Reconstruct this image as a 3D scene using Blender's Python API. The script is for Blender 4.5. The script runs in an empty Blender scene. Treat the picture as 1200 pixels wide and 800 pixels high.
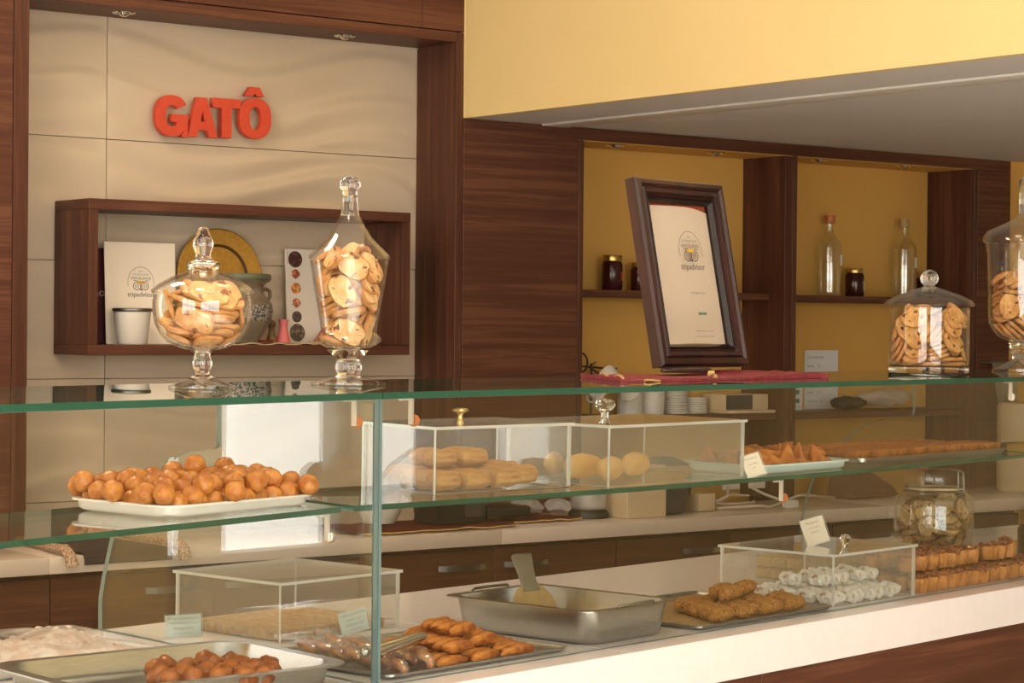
import bpy, bmesh, math, random
from mathutils import Vector, Matrix, noise as mnoise
random.seed(7)
SC = bpy.context.scene
COL = SC.collection
R_ = math.radians

# ------------------------------------------------------------------ camera
CAM_POS = Vector((0.0, 0.0, 1.47))
cd = bpy.data.cameras.new('camera')
cam = bpy.data.objects.new('camera', cd)
COL.objects.link(cam)
_r = Vector((0.793784, -0.608135, 0.008895))
_d = Vector((0.002527, -0.011327, -0.999933))
_f = Vector((0.608195, 0.793753, -0.007455))
m = Matrix((( _r.x, -_d.x, -_f.x, 0), (_r.y, -_d.y, -_f.y, 0), (_r.z, -_d.z, -_f.z, 0), (0, 0, 0, 1)))
cam.matrix_world = Matrix.Translation(CAM_POS) @ m
cd.sensor_width = 36.0
cd.lens = 36.0 * 2600.28 / 1200.0
cd.clip_start = 0.05
SC.camera = cam

# ------------------------------------------------------------------ light and exposure
SC.view_settings.view_transform = 'Standard'
SC.view_settings.look = 'None'
SC.view_settings.gamma = 1.0
SC.view_settings.use_curve_mapping = False
SC.view_settings.exposure = 0.12
SC.cycles.use_denoising = True
SC.cycles.transparent_max_bounces = 48
SC.cycles.max_bounces = 14
SC.cycles.diffuse_bounces = 5
SC.cycles.glossy_bounces = 6
SC.cycles.transmission_bounces = 14
SC.cycles.caustics_refractive = True
SC.cycles.caustics_reflective = False
SC.cycles.blur_glossy = 0.6
SC.cycles.sample_clamp_indirect = 6.0

SKY = 7.2
world = bpy.data.worlds.new('overcast_sky')
SC.world = world
world.use_nodes = True
bgn = world.node_tree.nodes['Background']
bgn.inputs[0].default_value = (1.0, 0.945, 0.925, 1)
bgn.inputs[1].default_value = SKY

def area(name, loc, rot, sx, sy, power, color, portal=False):
    l = bpy.data.lights.new(name, 'AREA'); l.shape = 'RECTANGLE'; l.size = sx; l.size_y = sy
    l.energy = power; l.color = color
    if portal: l.cycles.is_portal = True
    o = bpy.data.objects.new(name, l); COL.objects.link(o); o.location = loc; o.rotation_euler = rot
    return o
# the sky comes in through the windows (portals only steer its sampling)
area('window_portal', (-0.115, 5.70, 1.56), (R_(-90), 0, 0), 0.77, 1.68, 1, (1, 1, 1), True)
area('window_portal', (-2.98, 0.2, 1.55), (0, R_(-90), 0), 2.3, 3.6, 1, (1, 1, 1), True)
area('window_portal', (0.25, -2.48, 1.55), (R_(90), 0, 0), 4.7, 2.3, 1, (1, 1, 1), True)
# sun added so its floor patch behind the camera bounces light to the soffit
sl = bpy.data.lights.new('sun', 'SUN'); sl.energy = 24.0; sl.angle = R_(.6); sl.color = (1.0, .95, .88)
so = bpy.data.objects.new('sun', sl); COL.objects.link(so); so.rotation_euler = (R_(57), 0, R_(-22))
# unseen warm fill lights added at ceiling height to tint and brighten the room
WARM = (1.0, 0.78, 0.54)
for lx, ly, pw in ((1.0, 2.2, 16.0), (2.6, 3.2, 5.0), (1.5, 4.3, 24.0)):
    area('fill_light', (lx, ly, 3.14), (0, 0, 0), 0.5, 0.5, pw, WARM)
for lx, ly, pw in ((6.0, 0.6, 1.5),):
    area('fill_light', (lx, ly, 2.07), (0, 0, 0), 0.4, 0.4, pw, WARM)

# ------------------------------------------------------------------ materials
def lin(r, g, b):
    f = lambda c: (c / 255 / 12.92) if c / 255 <= .04045 else ((c / 255 + .055) / 1.055) ** 2.4
    return (f(r), f(g), f(b), 1)
def base_mat(name):
    mt = bpy.data.materials.new(name); mt.use_nodes = True
    nt = mt.node_tree; nt.nodes.clear()
    out = nt.nodes.new('ShaderNodeOutputMaterial')
    return mt, nt, out
def N(nt, t, **kw):
    n = nt.nodes.new(t)
    for k, v in kw.items():
        if k in n.inputs: n.inputs[k].default_value = v
        else: setattr(n, k, v)
    return n
def coords(nt, scale=(1, 1, 1)):
    tc = N(nt, 'ShaderNodeTexCoord'); mp = N(nt, 'ShaderNodeMapping')
    mp.inputs['Scale'].default_value = scale
    nt.links.new(tc.outputs['Object'], mp.inputs['Vector'])
    return mp.outputs['Vector']
def P(name, c, rough=.5, metal=0, c2=None, scale=30, stretch=(1, 1, 1), lo=.35, hi=.65, detail=4, bump=0, bscale=None,
      trans=0, ior=1.45, sss=0, coat=0, spots=None, emit=0):
    mt, nt, out = base_mat(name)
    b = N(nt, 'ShaderNodeBsdfPrincipled'); nt.links.new(b.outputs[0], out.inputs[0])
    b.inputs['Base Color'].default_value = c
    b.inputs['Roughness'].default_value = rough
    b.inputs['Metallic'].default_value = metal
    b.inputs['Transmission Weight'].default_value = trans
    b.inputs['IOR'].default_value = ior
    b.inputs['Coat Weight'].default_value = coat
    if sss:
        b.inputs['Subsurface Weight'].default_value = sss
        b.inputs['Subsurface Radius'].default_value = (.012, .006, .003)
        b.inputs['Subsurface Scale'].default_value = .5
    if c2 or bump or spots:
        v = coords(nt, stretch)
    col = None
    if c2:
        n = N(nt, 'ShaderNodeTexNoise', Scale=scale, Detail=detail); nt.links.new(v, n.inputs['Vector'])
        rp = N(nt, 'ShaderNodeValToRGB'); nt.links.new(n.outputs['Fac'], rp.inputs['Fac'])
        rp.color_ramp.elements[0].position = lo; rp.color_ramp.elements[0].color = c
        rp.color_ramp.elements[1].position = hi; rp.color_ramp.elements[1].color = c2
        col = rp.outputs['Color']
    if spots:
        sc_, thr, sc_col = spots
        vo = N(nt, 'ShaderNodeTexVoronoi', Scale=sc_); nt.links.new(v, vo.inputs['Vector'])
        rp = N(nt, 'ShaderNodeValToRGB'); nt.links.new(vo.outputs['Distance'], rp.inputs['Fac'])
        rp.color_ramp.elements[0].position = thr; rp.color_ramp.elements[0].color = (1, 1, 1, 1)
        rp.color_ramp.elements[1].position = thr + .08; rp.color_ramp.elements[1].color = (0, 0, 0, 1)
        mx = N(nt, 'ShaderNodeMixRGB'); nt.links.new(rp.outputs['Color'], mx.inputs['Fac'])
        if col is not None: nt.links.new(col, mx.inputs[1])
        else: mx.inputs[1].default_value = c
        mx.inputs[2].default_value = sc_col
        col = mx.outputs[0]
    if col is not None: nt.links.new(col, b.inputs['Base Color'])
    if emit and col is None:
        b.inputs['Emission Color'].default_value = c; b.inputs['Emission Strength'].default_value = emit
    if bump:
        n2 = N(nt, 'ShaderNodeTexNoise', Scale=bscale or scale, Detail=5); nt.links.new(v, n2.inputs['Vector'])
        bp = N(nt, 'ShaderNodeBump', Strength=1.0, Distance=bump); nt.links.new(n2.outputs['Fac'], bp.inputs['Height'])
        nt.links.new(bp.outputs[0], b.inputs['Normal'])
    return mt
def wood(name, axis, tone=.88, rough=.46):
    mt, nt, out = base_mat(name)
    b = N(nt, 'ShaderNodeBsdfPrincipled', Roughness=rough); b.inputs['Specular IOR Level'].default_value = .28; nt.links.new(b.outputs[0], out.inputs[0])
    st = [30, 30, 30]; st['XYZ'.index(axis)] = .85
    if axis == 'X': st[1] = 2.0
    if axis == 'Z': st[0] = 24; st[1] = 24
    v = coords(nt, st)
    n0 = N(nt, 'ShaderNodeTexNoise', Scale=.45, Detail=2, Distortion=.4); nt.links.new(v, n0.inputs['Vector'])
    n1 = N(nt, 'ShaderNodeTexNoise', Scale=1.7, Detail=8, Roughness=.66, Distortion=.5); nt.links.new(v, n1.inputs['Vector'])
    n2 = N(nt, 'ShaderNodeTexNoise', Scale=9.0, Detail=3); nt.links.new(v, n2.inputs['Vector'])
    a = N(nt, 'ShaderNodeMath', operation='MULTIPLY_ADD'); nt.links.new(n0.outputs['Fac'], a.inputs[0]); a.inputs[1].default_value = .55
    nt.links.new(n1.outputs['Fac'], a.inputs[2])
    a2 = N(nt, 'ShaderNodeMath', operation='MULTIPLY_ADD'); nt.links.new(n2.outputs['Fac'], a2.inputs[0]); a2.inputs[1].default_value = .22
    nt.links.new(a.outputs[0], a2.inputs[2])
    rp = N(nt, 'ShaderNodeValToRGB'); nt.links.new(a2.outputs[0], rp.inputs['Fac'])
    cr = rp.color_ramp
    cr.elements[0].position = .60; cr.elements[0].color = [x * tone for x in (.078, .0265, .0150)] + [1]
    cr.elements[1].position = 1.0; cr.elements[1].color = [x * tone for x in (.170, .067, .035)] + [1]
    e = cr.elements.new(.76); e.color = [x * tone for x in (.098, .0335, .0188)] + [1]
    e = cr.elements.new(.90); e.color = [x * tone for x in (.120, .0430, .0240)] + [1]
    nt.links.new(rp.outputs['Color'], b.inputs['Base Color'])
    return mt
def thin_glass(name, tint=(.97, .985, .975, 1), f0=.045, haze=0.0, rough=0.0):
    # a flat pane or thin wall: straight-through light plus Schlick mirror reflection
    mt, nt, out = base_mat(name)
    tr = N(nt, 'ShaderNodeBsdfTransparent', Color=tint)
    gl = N(nt, 'ShaderNodeBsdfGlossy', Roughness=rough); gl.inputs['Color'].default_value = (1, 1, 1, 1)
    lw = N(nt, 'ShaderNodeLayerWeight', Blend=.5)
    pw = N(nt, 'ShaderNodeMath', operation='POWER'); nt.links.new(lw.outputs['Facing'], pw.inputs[0]); pw.inputs[1].default_value = 5.0
    ma = N(nt, 'ShaderNodeMath', operation='MULTIPLY_ADD'); nt.links.new(pw.outputs[0], ma.inputs[0]); ma.inputs[1].default_value = 1 - f0; ma.inputs[2].default_value = f0
    mx = N(nt, 'ShaderNodeMixShader'); nt.links.new(ma.outputs[0], mx.inputs[0]); nt.links.new(tr.outputs[0], mx.inputs[1]); nt.links.new(gl.outputs[0], mx.inputs[2])
    last = mx
    if haze:
        df = N(nt, 'ShaderNodeBsdfDiffuse', Color=(.9, .9, .88, 1))
        m2 = N(nt, 'ShaderNodeMixShader'); m2.inputs[0].default_value = haze
        nt.links.new(mx.outputs[0], m2.inputs[1]); nt.links.new(df.outputs[0], m2.inputs[2]); last = m2
    nt.links.new(last.outputs[0], out.inputs[0])
    return mt
def solid_glass(name, col=(1, 1, 1, 1), rough=0.0, ior=1.5):
    mt, nt, out = base_mat(name)
    g = N(nt, 'ShaderNodeBsdfGlass', IOR=ior, Roughness=rough, Color=col); nt.links.new(g.outputs[0], out.inputs[0])
    return mt
def edge_glass(name, col, tr=.5, rough=.15):
    mt, nt, out = base_mat(name)
    t = N(nt, 'ShaderNodeBsdfTranslucent', Color=col); d = N(nt, 'ShaderNodeBsdfDiffuse', Color=col)
    g = N(nt, 'ShaderNodeBsdfGlossy', Roughness=rough, Color=(.8, 1, .92, 1))
    m1 = N(nt, 'ShaderNodeMixShader'); m1.inputs[0].default_value = tr
    nt.links.new(d.outputs[0], m1.inputs[1]); nt.links.new(t.outputs[0], m1.inputs[2])
    m2 = N(nt, 'ShaderNodeMixShader'); m2.inputs[0].default_value = .12
    nt.links.new(m1.outputs[0], m2.inputs[1]); nt.links.new(g.outputs[0], m2.inputs[2]); nt.links.new(m2.outputs[0], out.inputs[0])
    return mt

def biscuit_mat(name, c, c2, dark, sc):
    # pale crumb with irregular dark fruit and nut fragments
    mt, nt, out = base_mat(name)
    b = N(nt, 'ShaderNodeBsdfPrincipled', Roughness=.78); nt.links.new(b.outputs[0], out.inputs[0])
    v = coords(nt)
    n = N(nt, 'ShaderNodeTexNoise', Scale=60.0, Detail=4); nt.links.new(v, n.inputs['Vector'])
    rp = N(nt, 'ShaderNodeValToRGB'); nt.links.new(n.outputs['Fac'], rp.inputs['Fac'])
    rp.color_ramp.elements[0].position = .38; rp.color_ramp.elements[0].color = c
    rp.color_ramp.elements[1].position = .66; rp.color_ramp.elements[1].color = c2
    w = N(nt, 'ShaderNodeTexNoise', Scale=130.0, Detail=2); nt.links.new(v, w.inputs['Vector'])
    ad = N(nt, 'ShaderNodeMixRGB', blend_type='ADD'); ad.inputs[0].default_value = .018; nt.links.new(v, ad.inputs[1]); nt.links.new(w.outputs['Color'], ad.inputs[2])
    vo = N(nt, 'ShaderNodeTexVoronoi', Scale=sc, Randomness=1.0); nt.links.new(ad.outputs[0], vo.inputs['Vector'])
    r2 = N(nt, 'ShaderNodeValToRGB'); nt.links.new(vo.outputs['Distance'], r2.inputs['Fac'])
    r2.color_ramp.elements[0].position = .27; r2.color_ramp.elements[0].color = (1, 1, 1, 1)
    r2.color_ramp.elements[1].position = .36; r2.color_ramp.elements[1].color = (0, 0, 0, 1)
    pick = N(nt, 'ShaderNodeMath', operation='GREATER_THAN'); pick.inputs[1].default_value = .30
    nt.links.new(vo.outputs['Color'], pick.inputs[0])
    mu = N(nt, 'ShaderNodeMath', operation='MULTIPLY'); nt.links.new(r2.outputs['Color'], mu.inputs[0]); nt.links.new(pick.outputs[0], mu.inputs[1])
    mx = N(nt, 'ShaderNodeMixRGB'); nt.links.new(mu.outputs[0], mx.inputs[0]); nt.links.new(rp.outputs['Color'], mx.inputs[1]); mx.inputs[2].default_value = dark
    nt.links.new(mx.outputs[0], b.inputs['Base Color'])
    n2 = N(nt, 'ShaderNodeTexNoise', Scale=150.0, Detail=5); nt.links.new(v, n2.inputs['Vector'])
    bp = N(nt, 'ShaderNodeBump', Strength=1.0, Distance=.003); nt.links.new(n2.outputs['Fac'], bp.inputs['Height']); nt.links.new(bp.outputs[0], b.inputs['Normal'])
    return mt
M = {}
M['wood_h'] = wood('walnut_horizontal_grain', 'X')
M['wood_v'] = wood('walnut_vertical_grain', 'Z', .78)
M['tile'] = P('cream_relief_tile', (.62, .505, .37, 1), .40, c2=(.59, .475, .34, 1), scale=3)
M['grout'] = P('tile_joint', (.46, .35, .24, 1), .8)
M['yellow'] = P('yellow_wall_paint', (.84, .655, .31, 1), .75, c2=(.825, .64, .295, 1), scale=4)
M['yellow_dim'] = P('dimmed_yellow_wall_paint', (.70, .40, .095, 1), .7, c2=(.68, .385, .09, 1), scale=4)  # yellow wall paint darkened: the openings' dimmer light is put into its colour
M['white_paint'] = P('ceiling_white_paint', (.74, .71, .69, 1), .8, c2=(.72, .69, .67, 1), scale=3)
M['trim_white'] = P('trim_white_paint', (.86, .84, .81, 1), .6, c2=(.85, .83, .8, 1), scale=5)
M['floor'] = P('pale_floor_tile', (.66, .62, .57, 1), .35, c2=(.62, .58, .53, 1), scale=6)
M['stone'] = P('white_quartz', (.84, .79, .78, 1), .16, c2=(.82, .77, .76, 1), scale=40)
M['worktop'] = P('cream_worktop', (.72, .60, .50, 1), .18, c2=(.70, .58, .48, 1), scale=30)
M['red'] = P('red_letter_paint', (.66, .075, .035, 1), .45, c2=(.62, .065, .03, 1), scale=60)
M['pane'] = thin_glass('clear_pane_glass')
M['pane_edge'] = edge_glass('green_pane_edge', (.020, .135, .095, 1), .6, .1)
M['pane_joint'] = edge_glass('grey_green_pane_edge', (.22, .33, .34, 1), .4)
M['jar'] = thin_glass('jar_glass', (.98, .98, .965, 1), .05)
M['jar_solid'] = solid_glass('solid_jar_glass', (.99, .985, .96, 1))
M['acrylic'] = thin_glass('clear_acrylic', (.97, .97, .96, 1), .045, .04)
M['acrylic_edge'] = edge_glass('acrylic_edge', (.93, .92, .89, 1), .5)
M['film'] = thin_glass('plastic_film', (.97, .97, .97, 1), .10, .06, .12)
M['clip_steel'] = P('satin_clip_steel', (.80, .79, .77, 1), .35, .6)
M['chrome'] = P('chrome', (.78, .77, .75, 1), .12, 1)
M['steel'] = P('brushed_steel', (.50, .49, .47, 1), .30, 1, c2=(.44, .43, .41, 1), scale=40, stretch=(1, 8, 8))
M['steel_dark'] = P('dull_steel', (.32, .31, .29, 1), .42, 1, c2=(.26, .25, .23, 1), scale=30)
M['brass'] = P('brass', (.62, .47, .22, 1), .25, 1)
M['orange_plastic'] = P('amber_pad', (.55, .17, .05, 1), .4)
M['black'] = P('black_plastic', (.012, .011, .011, 1), .4)
M['dark_grey'] = P('dark_grey_plastic', (.045, .042, .042, 1), .5)
M['white_plastic'] = P('white_plastic', (.72, .68, .62, 1), .35)
M['ceramic'] = P('white_ceramic', (.74, .69, .60, 1), .2)
M['tray_white'] = P('white_melamine', (.86, .82, .76, 1), .25)
M['tray_mint'] = P('pale_mint_melamine', (.62, .76, .72, 1), .28)
M['paper'] = P('cream_paper', (.93, .82, .67, 1), .8, c2=(.92, .81, .66, 1), scale=10)
M['paper_white'] = P('white_paper', (.80, .80, .80, 1), .8, c2=(.78, .78, .78, 1), scale=10)
M['paper_mint'] = P('pale_blue_card', (.70, .84, .84, 1), .6, c2=(.68, .82, .82, 1), scale=10)
M['ink'] = P('grey_ink', (.10, .085, .08, 1), .7)
M['ink_light'] = P('light_grey_ink', (.30, .27, .25, 1), .7)
M['ink_green'] = P('green_ink', (.06, .25, .17, 1), .7)
M['ink_owl'] = P('dark_ink', (.03, .022, .02, 1), .7)
M['ink_yellow'] = P('yellow_ink', (.75, .45, .04, 1), .7)
M['frame'] = P('mahogany_frame', (.022, .008, .007, 1), .34, c2=(.050, .016, .012, 1), scale=26, stretch=(1, 1, .12), coat=.1)
M['frame_dark'] = P('dark_frame_bead', (.014, .007, .006, 1), .25)
M['mat_red'] = P('rust_mount_board', (.32, .06, .02, 1), .7, c2=(.28, .05, .018, 1), scale=20)
M['cloth_red'] = P('red_brocade', (.16, .018, .024, 1), .5, c2=(.30, .040, .065, 1), scale=70, bump=.002, bscale=120)
M['cloth_dark_red'] = P('dark_red_cloth', (.20, .018, .014, 1), .8, c2=(.26, .03, .02, 1), scale=60, bump=.001)
M['fringe'] = P('gold_fringe', (.62, .42, .17, 1), .5, c2=(.45, .28, .09, 1), scale=150)
M['biscuit'] = biscuit_mat('biscuit_crumb', lin(226, 176, 112), lin(204, 144, 80), lin(104, 54, 28), 62)
M['biscuit2'] = biscuit_mat('pale_biscuit_crumb', lin(240, 200, 146), lin(220, 164, 102), lin(120, 66, 38), 56)
M['biscuit_thin'] = biscuit_mat('golden_biscuit_crumb', lin(240, 196, 136), lin(218, 154, 90), lin(150, 82, 44), 48)
M['crust'] = P('biscuit_crust', lin(212, 156, 96), .75, c2=lin(178, 116, 62), scale=60)
M['crust_drab'] = P('oat_crust', lin(150, 110, 68), .8, c2=lin(112, 78, 44), scale=60)
M['cookie_drab'] = biscuit_mat('oat_biscuit_crumb', lin(206, 174, 124), lin(170, 134, 88), lin(84, 48, 28), 58)
M['honey'] = P('honey_dough', lin(206, 136, 62), .3, c2=lin(176, 96, 34), scale=60, bump=.004, bscale=70, coat=.25)
M['fritter'] = P('brown_fritter', lin(192, 112, 46), .35, c2=lin(146, 74, 26), scale=40, bump=.004, bscale=70, coat=.3)
M['fried'] = P('fried_pastry', lin(208, 136, 66), .36, c2=lin(168, 92, 36), scale=30, bump=.003, bscale=60, coat=.25)
M['fried_roll'] = P('fried_roll_pastry', lin(214, 136, 58), .4, c2=lin(156, 82, 30), scale=60, stretch=(.5, 1, 1), lo=.38, hi=.62, bump=.008, bscale=110, coat=.1)
M['shredded'] = P('shredded_pastry', lin(216, 164, 92), .75, c2=lin(180, 120, 54), scale=60, stretch=(.3, 2.2, 2.2), bump=.004, bscale=90)
M['crumbed'] = P('crumbed_pastry', lin(212, 154, 80), .85, c2=lin(172, 108, 46), scale=150, bump=.012, bscale=260)
M['puff'] = P('pale_shortcrust', lin(232, 190, 120), .6, c2=lin(214, 160, 84), scale=22, bump=.002, bscale=60)
M['sugar'] = P('powdered_sugar', lin(248, 244, 238), .9, c2=lin(176, 132, 92), scale=70, lo=.54, hi=.66, bump=.006, bscale=120)
M['sugar_sheet'] = P('sugar_dusted_dough', lin(228, 200, 182), .9, c2=lin(244, 232, 222), scale=34, lo=.42, hi=.62, bump=.005, bscale=60, spots=(22, .06, lin(150, 100, 70)))
M['nest'] = P('nest_pastry', lin(204, 138, 66), .5, c2=lin(160, 94, 38), scale=50, bump=.003, bscale=90)
M['nuts'] = P('caramel_walnuts', lin(168, 96, 50), .35, c2=lin(104, 52, 26), scale=60, bump=.003, bscale=90, coat=.3)
M['pistachio'] = P('chopped_pistachio', lin(190, 160, 70), .7, c2=lin(150, 110, 40), scale=120, bump=.004, bscale=160)
M['bar'] = P('oat_bar', lin(206, 168, 112), .8, c2=lin(168, 120, 68), scale=90, bump=.005, bscale=140)
M['slab'] = P('nut_slab_pastry', lin(176, 112, 52), .5, c2=lin(128, 70, 28), scale=60, bump=.003, bscale=90)
M['crumb_tray'] = P('crumbed_tray_liner', lin(176, 142, 96), .8, c2=lin(150, 120, 84), scale=160, bump=.003, bscale=220)
M['jam'] = P('dark_jam', (.045, .008, .006, 1), .15)
M['gold_lid'] = P('gold_lid', (.55, .38, .12, 1), .3, 1)
M['honey_jar'] = P('brown_preserve', (.09, .035, .012, 1), .3, c2=(.06, .022, .008, 1), scale=20)
M['gold_plate'] = P('gold_charger', (.60, .33, .055, 1), .42, .35, c2=(.52, .27, .04, 1), scale=90)
M['plate_ring'] = P('plate_ring_dark_paint', (.10, .045, .015, 1), .6)  # dark ring around the well of the plate
M['vase'] = P('grey_green_glaze', (.15, .115, .075, 1), .4, c2=(.23, .18, .12, 1), scale=24)
M['vase_green'] = P('green_glaze', (.09, .105, .06, 1), .4, c2=(.14, .145, .09, 1), scale=30)
M['vase_band'] = P('dark_patterned_band', (.06, .06, .06, 1), .5, c2=(.34, .30, .24, 1), scale=170, lo=.46, hi=.54)
M['vase_line'] = P('rust_line', (.25, .08, .03, 1), .5)
M['pink'] = P('pink_glaze', (.72, .17, .16, 1), .4)
M['figurine'] = P('brown_figurine', (.12, .06, .025, 1), .4, c2=(.3, .16, .06, 1), scale=30)
M['parchment'] = P('cream_cloth', (.62, .48, .30, 1), .8, c2=(.55, .40, .22, 1), scale=30)
M['maroon'] = P('maroon_cover', (.07, .012, .016, 1), .45)
M['letter_cream'] = P('cream_print', (.50, .36, .24, 1), .6)
M['poster'] = P('cream_board', (.72, .66, .58, 1), .6)
for i, c in enumerate(((.055, .02, .015), (.24, .07, .03), (.42, .17, .05), (.30, .11, .06), (.06, .045, .04), (.10, .075, .05))):
    M['dish%d' % i] = P('printed_dish_photo', (*c, 1), .6, c2=tuple(min(1, x * 2.6) for x in c) + (1,), scale=70, lo=.5, hi=.62)
M['woven'] = P('brown_woven_trim', (.30, .15, .08, 1), .8, c2=(.60, .45, .32, 1), scale=220, lo=.48, hi=.52)
M['mat_dark'] = P('dark_placemat', (.035, .022, .022, 1), .7, c2=(.05, .03, .028, 1), scale=40, stretch=(.3, 3, 3))
M['cream_box'] = P('cream_card', (.66, .52, .33, 1), .6, c2=(.64, .5, .31, 1), scale=20)
M['bag_clear'] = thin_glass('clear_bag', (.95, .95, .95, 1), .10, .22, .2)
M['paper_bag'] = P('kraft_paper', (.22, .12, .06, 1), .8, c2=(.16, .08, .04, 1), scale=12)
M['spirit'] = thin_glass('bottle_glass', (.975, .98, .965, 1), .07)
M['spirit_in'] = P('clear_spirit', (.60, .52, .32, 1), .1, trans=.85)
M['wood_board'] = P('tan_scraper_board', (.50, .34, .15, 1), .7, c2=(.42, .28, .11, 1), scale=40)
M['cable_white'] = P('white_cable', (.62, .52, .42, 1), .5)
M['towel'] = P('pale_towel', (.42, .36, .27, 1), .9, c2=(.38, .32, .24, 1), scale=50, bump=.002)
M['red_cap'] = P('red_plastic', (.45, .05, .04, 1), .4)
M['net_curtain'] = edge_glass('net_curtain', (.80, .74, .56, 1), .35, .6)
M['window_frame'] = P('grey_window_frame', (.30, .32, .34, 1), .5)
M['curtain'] = P('white_window_frame', (.82, .80, .74, 1), .5)

# ------------------------------------------------------------------ mesh helpers
def finish(me, smooth=40):
    if smooth:
        me.polygons.foreach_set('use_smooth', [True] * len(me.polygons))
        me.set_sharp_from_angle(angle=R_(smooth))
    me.update()
def mesh(name, bm, mats, smooth=40):
    me = bpy.data.meshes.new(name); bmesh.ops.recalc_face_normals(bm, faces=bm.faces[:]) if True else None
    bm.to_mesh(me); bm.free()
    for k in (mats if isinstance(mats, (list, tuple)) else [mats]): me.materials.append(M[k])
    finish(me, smooth); return me
def obj(name, bm, mats, parent=None, smooth=40, mw=None):
    me = bm if isinstance(bm, bpy.types.Mesh) else mesh(name, bm, mats, smooth)
    o = bpy.data.objects.new(name, me); COL.objects.link(o)
    if parent is not None: o.parent = parent
    if mw is not None: o.matrix_world = mw if parent is None else mw
    return o
def tag(o, label=None, cat=None, group=None, kind=None):
    if label: o['label'] = label
    if cat: o['category'] = cat
    if group: o['group'] = group
    if kind: o['kind'] = kind
    return o
def thing(name, label, cat, mw=None, group=None):
    o = bpy.data.objects.new(name, None); COL.objects.link(o); o.empty_display_size = .05
    if mw is not None: o.matrix_world = mw
    return tag(o, label, cat, group)
def struct(name, bm, mats, parent=None, smooth=30):
    o = obj(name, bm, mats, parent, smooth)
    if parent is None: o['kind'] = 'structure'
    return o
def place(mt, name, mw, parent=None):
    o = bpy.data.objects.new(name, mt); COL.objects.link(o)
    if parent is not None: o.parent = parent; o.matrix_local = mw
    else: o.matrix_world = mw
    return o
def dup(root, mw, label=None, group=None):
    r = root.copy(); COL.objects.link(r); r.matrix_world = mw
    if label: r['label'] = label
    if group: r['group'] = group
    for ch in list(root.children):
        c = ch.copy(); COL.objects.link(c); c.parent = r
        for g in ch.children:
            d = g.copy(); COL.objects.link(d); d.parent = c
    return r
def B(): return bmesh.new()
def box(bm, x0, y0, z0, x1, y1, z1, mi=0, bev=0, seg=2):
    vs = [bm.verts.new(p) for p in ((x0, y0, z0), (x1, y0, z0), (x1, y1, z0), (x0, y1, z0), (x0, y0, z1), (x1, y0, z1), (x1, y1, z1), (x0, y1, z1))]
    fs = [bm.faces.new([vs[i] for i in q]) for q in ((3, 2, 1, 0), (4, 5, 6, 7), (0, 1, 5, 4), (1, 2, 6, 5), (2, 3, 7, 6), (3, 0, 4, 7))]
    for f in fs: f.material_index = mi
    if bev:
        es = list({e for f in fs for e in f.edges})
        bmesh.ops.bevel(bm, geom=es, offset=bev, segments=seg, affect='EDGES', profile=.5)
    return bm
def bx(x0, y0, z0, x1, y1, z1, bev=0, seg=2): return box(B(), x0, y0, z0, x1, y1, z1, 0, bev, seg)
def lathe(bm, prof, seg=32, mi=0, ax='Z', cx=0, cy=0, cz=0, mod=None):
    rings = []
    for r, z in prof:
        if r < 1e-6: rings.append([bm.verts.new((cx, cy, cz + z))])
        else:
            rg = []
            for i in range(seg):
                a = 2 * math.pi * i / seg
                rr_ = r * (mod(a, z) if mod else 1)
                rg.append(bm.verts.new((cx + rr_ * math.cos(a), cy + rr_ * math.sin(a), cz + z)))
            rings.append(rg)
    for a, b in zip(rings, rings[1:]):
        for i in range(seg):
            j = (i + 1) % seg
            if len(a) == 1 and len(b) == 1: continue
            if len(a) == 1: f = bm.faces.new((a[0], b[i], b[j]))
            elif len(b) == 1: f = bm.faces.new((a[i], a[j], b[0]))
            else: f = bm.faces.new((a[i], a[j], b[j], b[i]))
            f.material_index = mi
    return bm
def tube(bm, pts, r, seg=8, closed=False, mi=0):
    pts = [Vector(p) for p in pts]; n = len(pts); rings = []
    up = Vector((0, 0, 1)); prev = None
    for i, p in enumerate(pts):
        if closed: t = pts[(i + 1) % n] - pts[i - 1]
        else: t = pts[min(i + 1, n - 1)] - pts[max(i - 1, 0)]
        t.normalize()
        if prev is None:
            a = t.cross(up)
            if a.length < .05: a = t.cross(Vector((1, 0, 0)))
        else: a = prev - t * prev.dot(t)
        a.normalize(); prev = a; b = t.cross(a)
        rad = r[i] if isinstance(r, (list, tuple)) else r
        rings.append([bm.verts.new(p + (a * math.cos(2 * math.pi * k / seg) + b * math.sin(2 * math.pi * k / seg)) * rad) for k in range(seg)])
    for i in range(n if closed else n - 1):
        A, Bb = rings[i], rings[(i + 1) % n]
        for k in range(seg):
            f = bm.faces.new((A[k], A[(k + 1) % seg], Bb[(k + 1) % seg], Bb[k])); f.material_index = mi
    if not closed:
        bm.faces.new(rings[0][::-1]).material_index = mi; bm.faces.new(rings[-1]).material_index = mi
    return bm
def prism(bm, poly, z0, z1, mi=0, M4=None):
    a = [Vector((p[0], p[1], z0)) for p in poly]; b = [Vector((p[0], p[1], z1)) for p in poly]
    if M4 is not None: a = [M4 @ v for v in a]; b = [M4 @ v for v in b]
    a = [bm.verts.new(v) for v in a]; b = [bm.verts.new(v) for v in b]; n = len(poly)
    bm.faces.new(a[::-1]).material_index = mi; bm.faces.new(b).material_index = mi
    for i in range(n): bm.faces.new((a[i], a[(i + 1) % n], b[(i + 1) % n], b[i])).material_index = mi
    return bm
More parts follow.
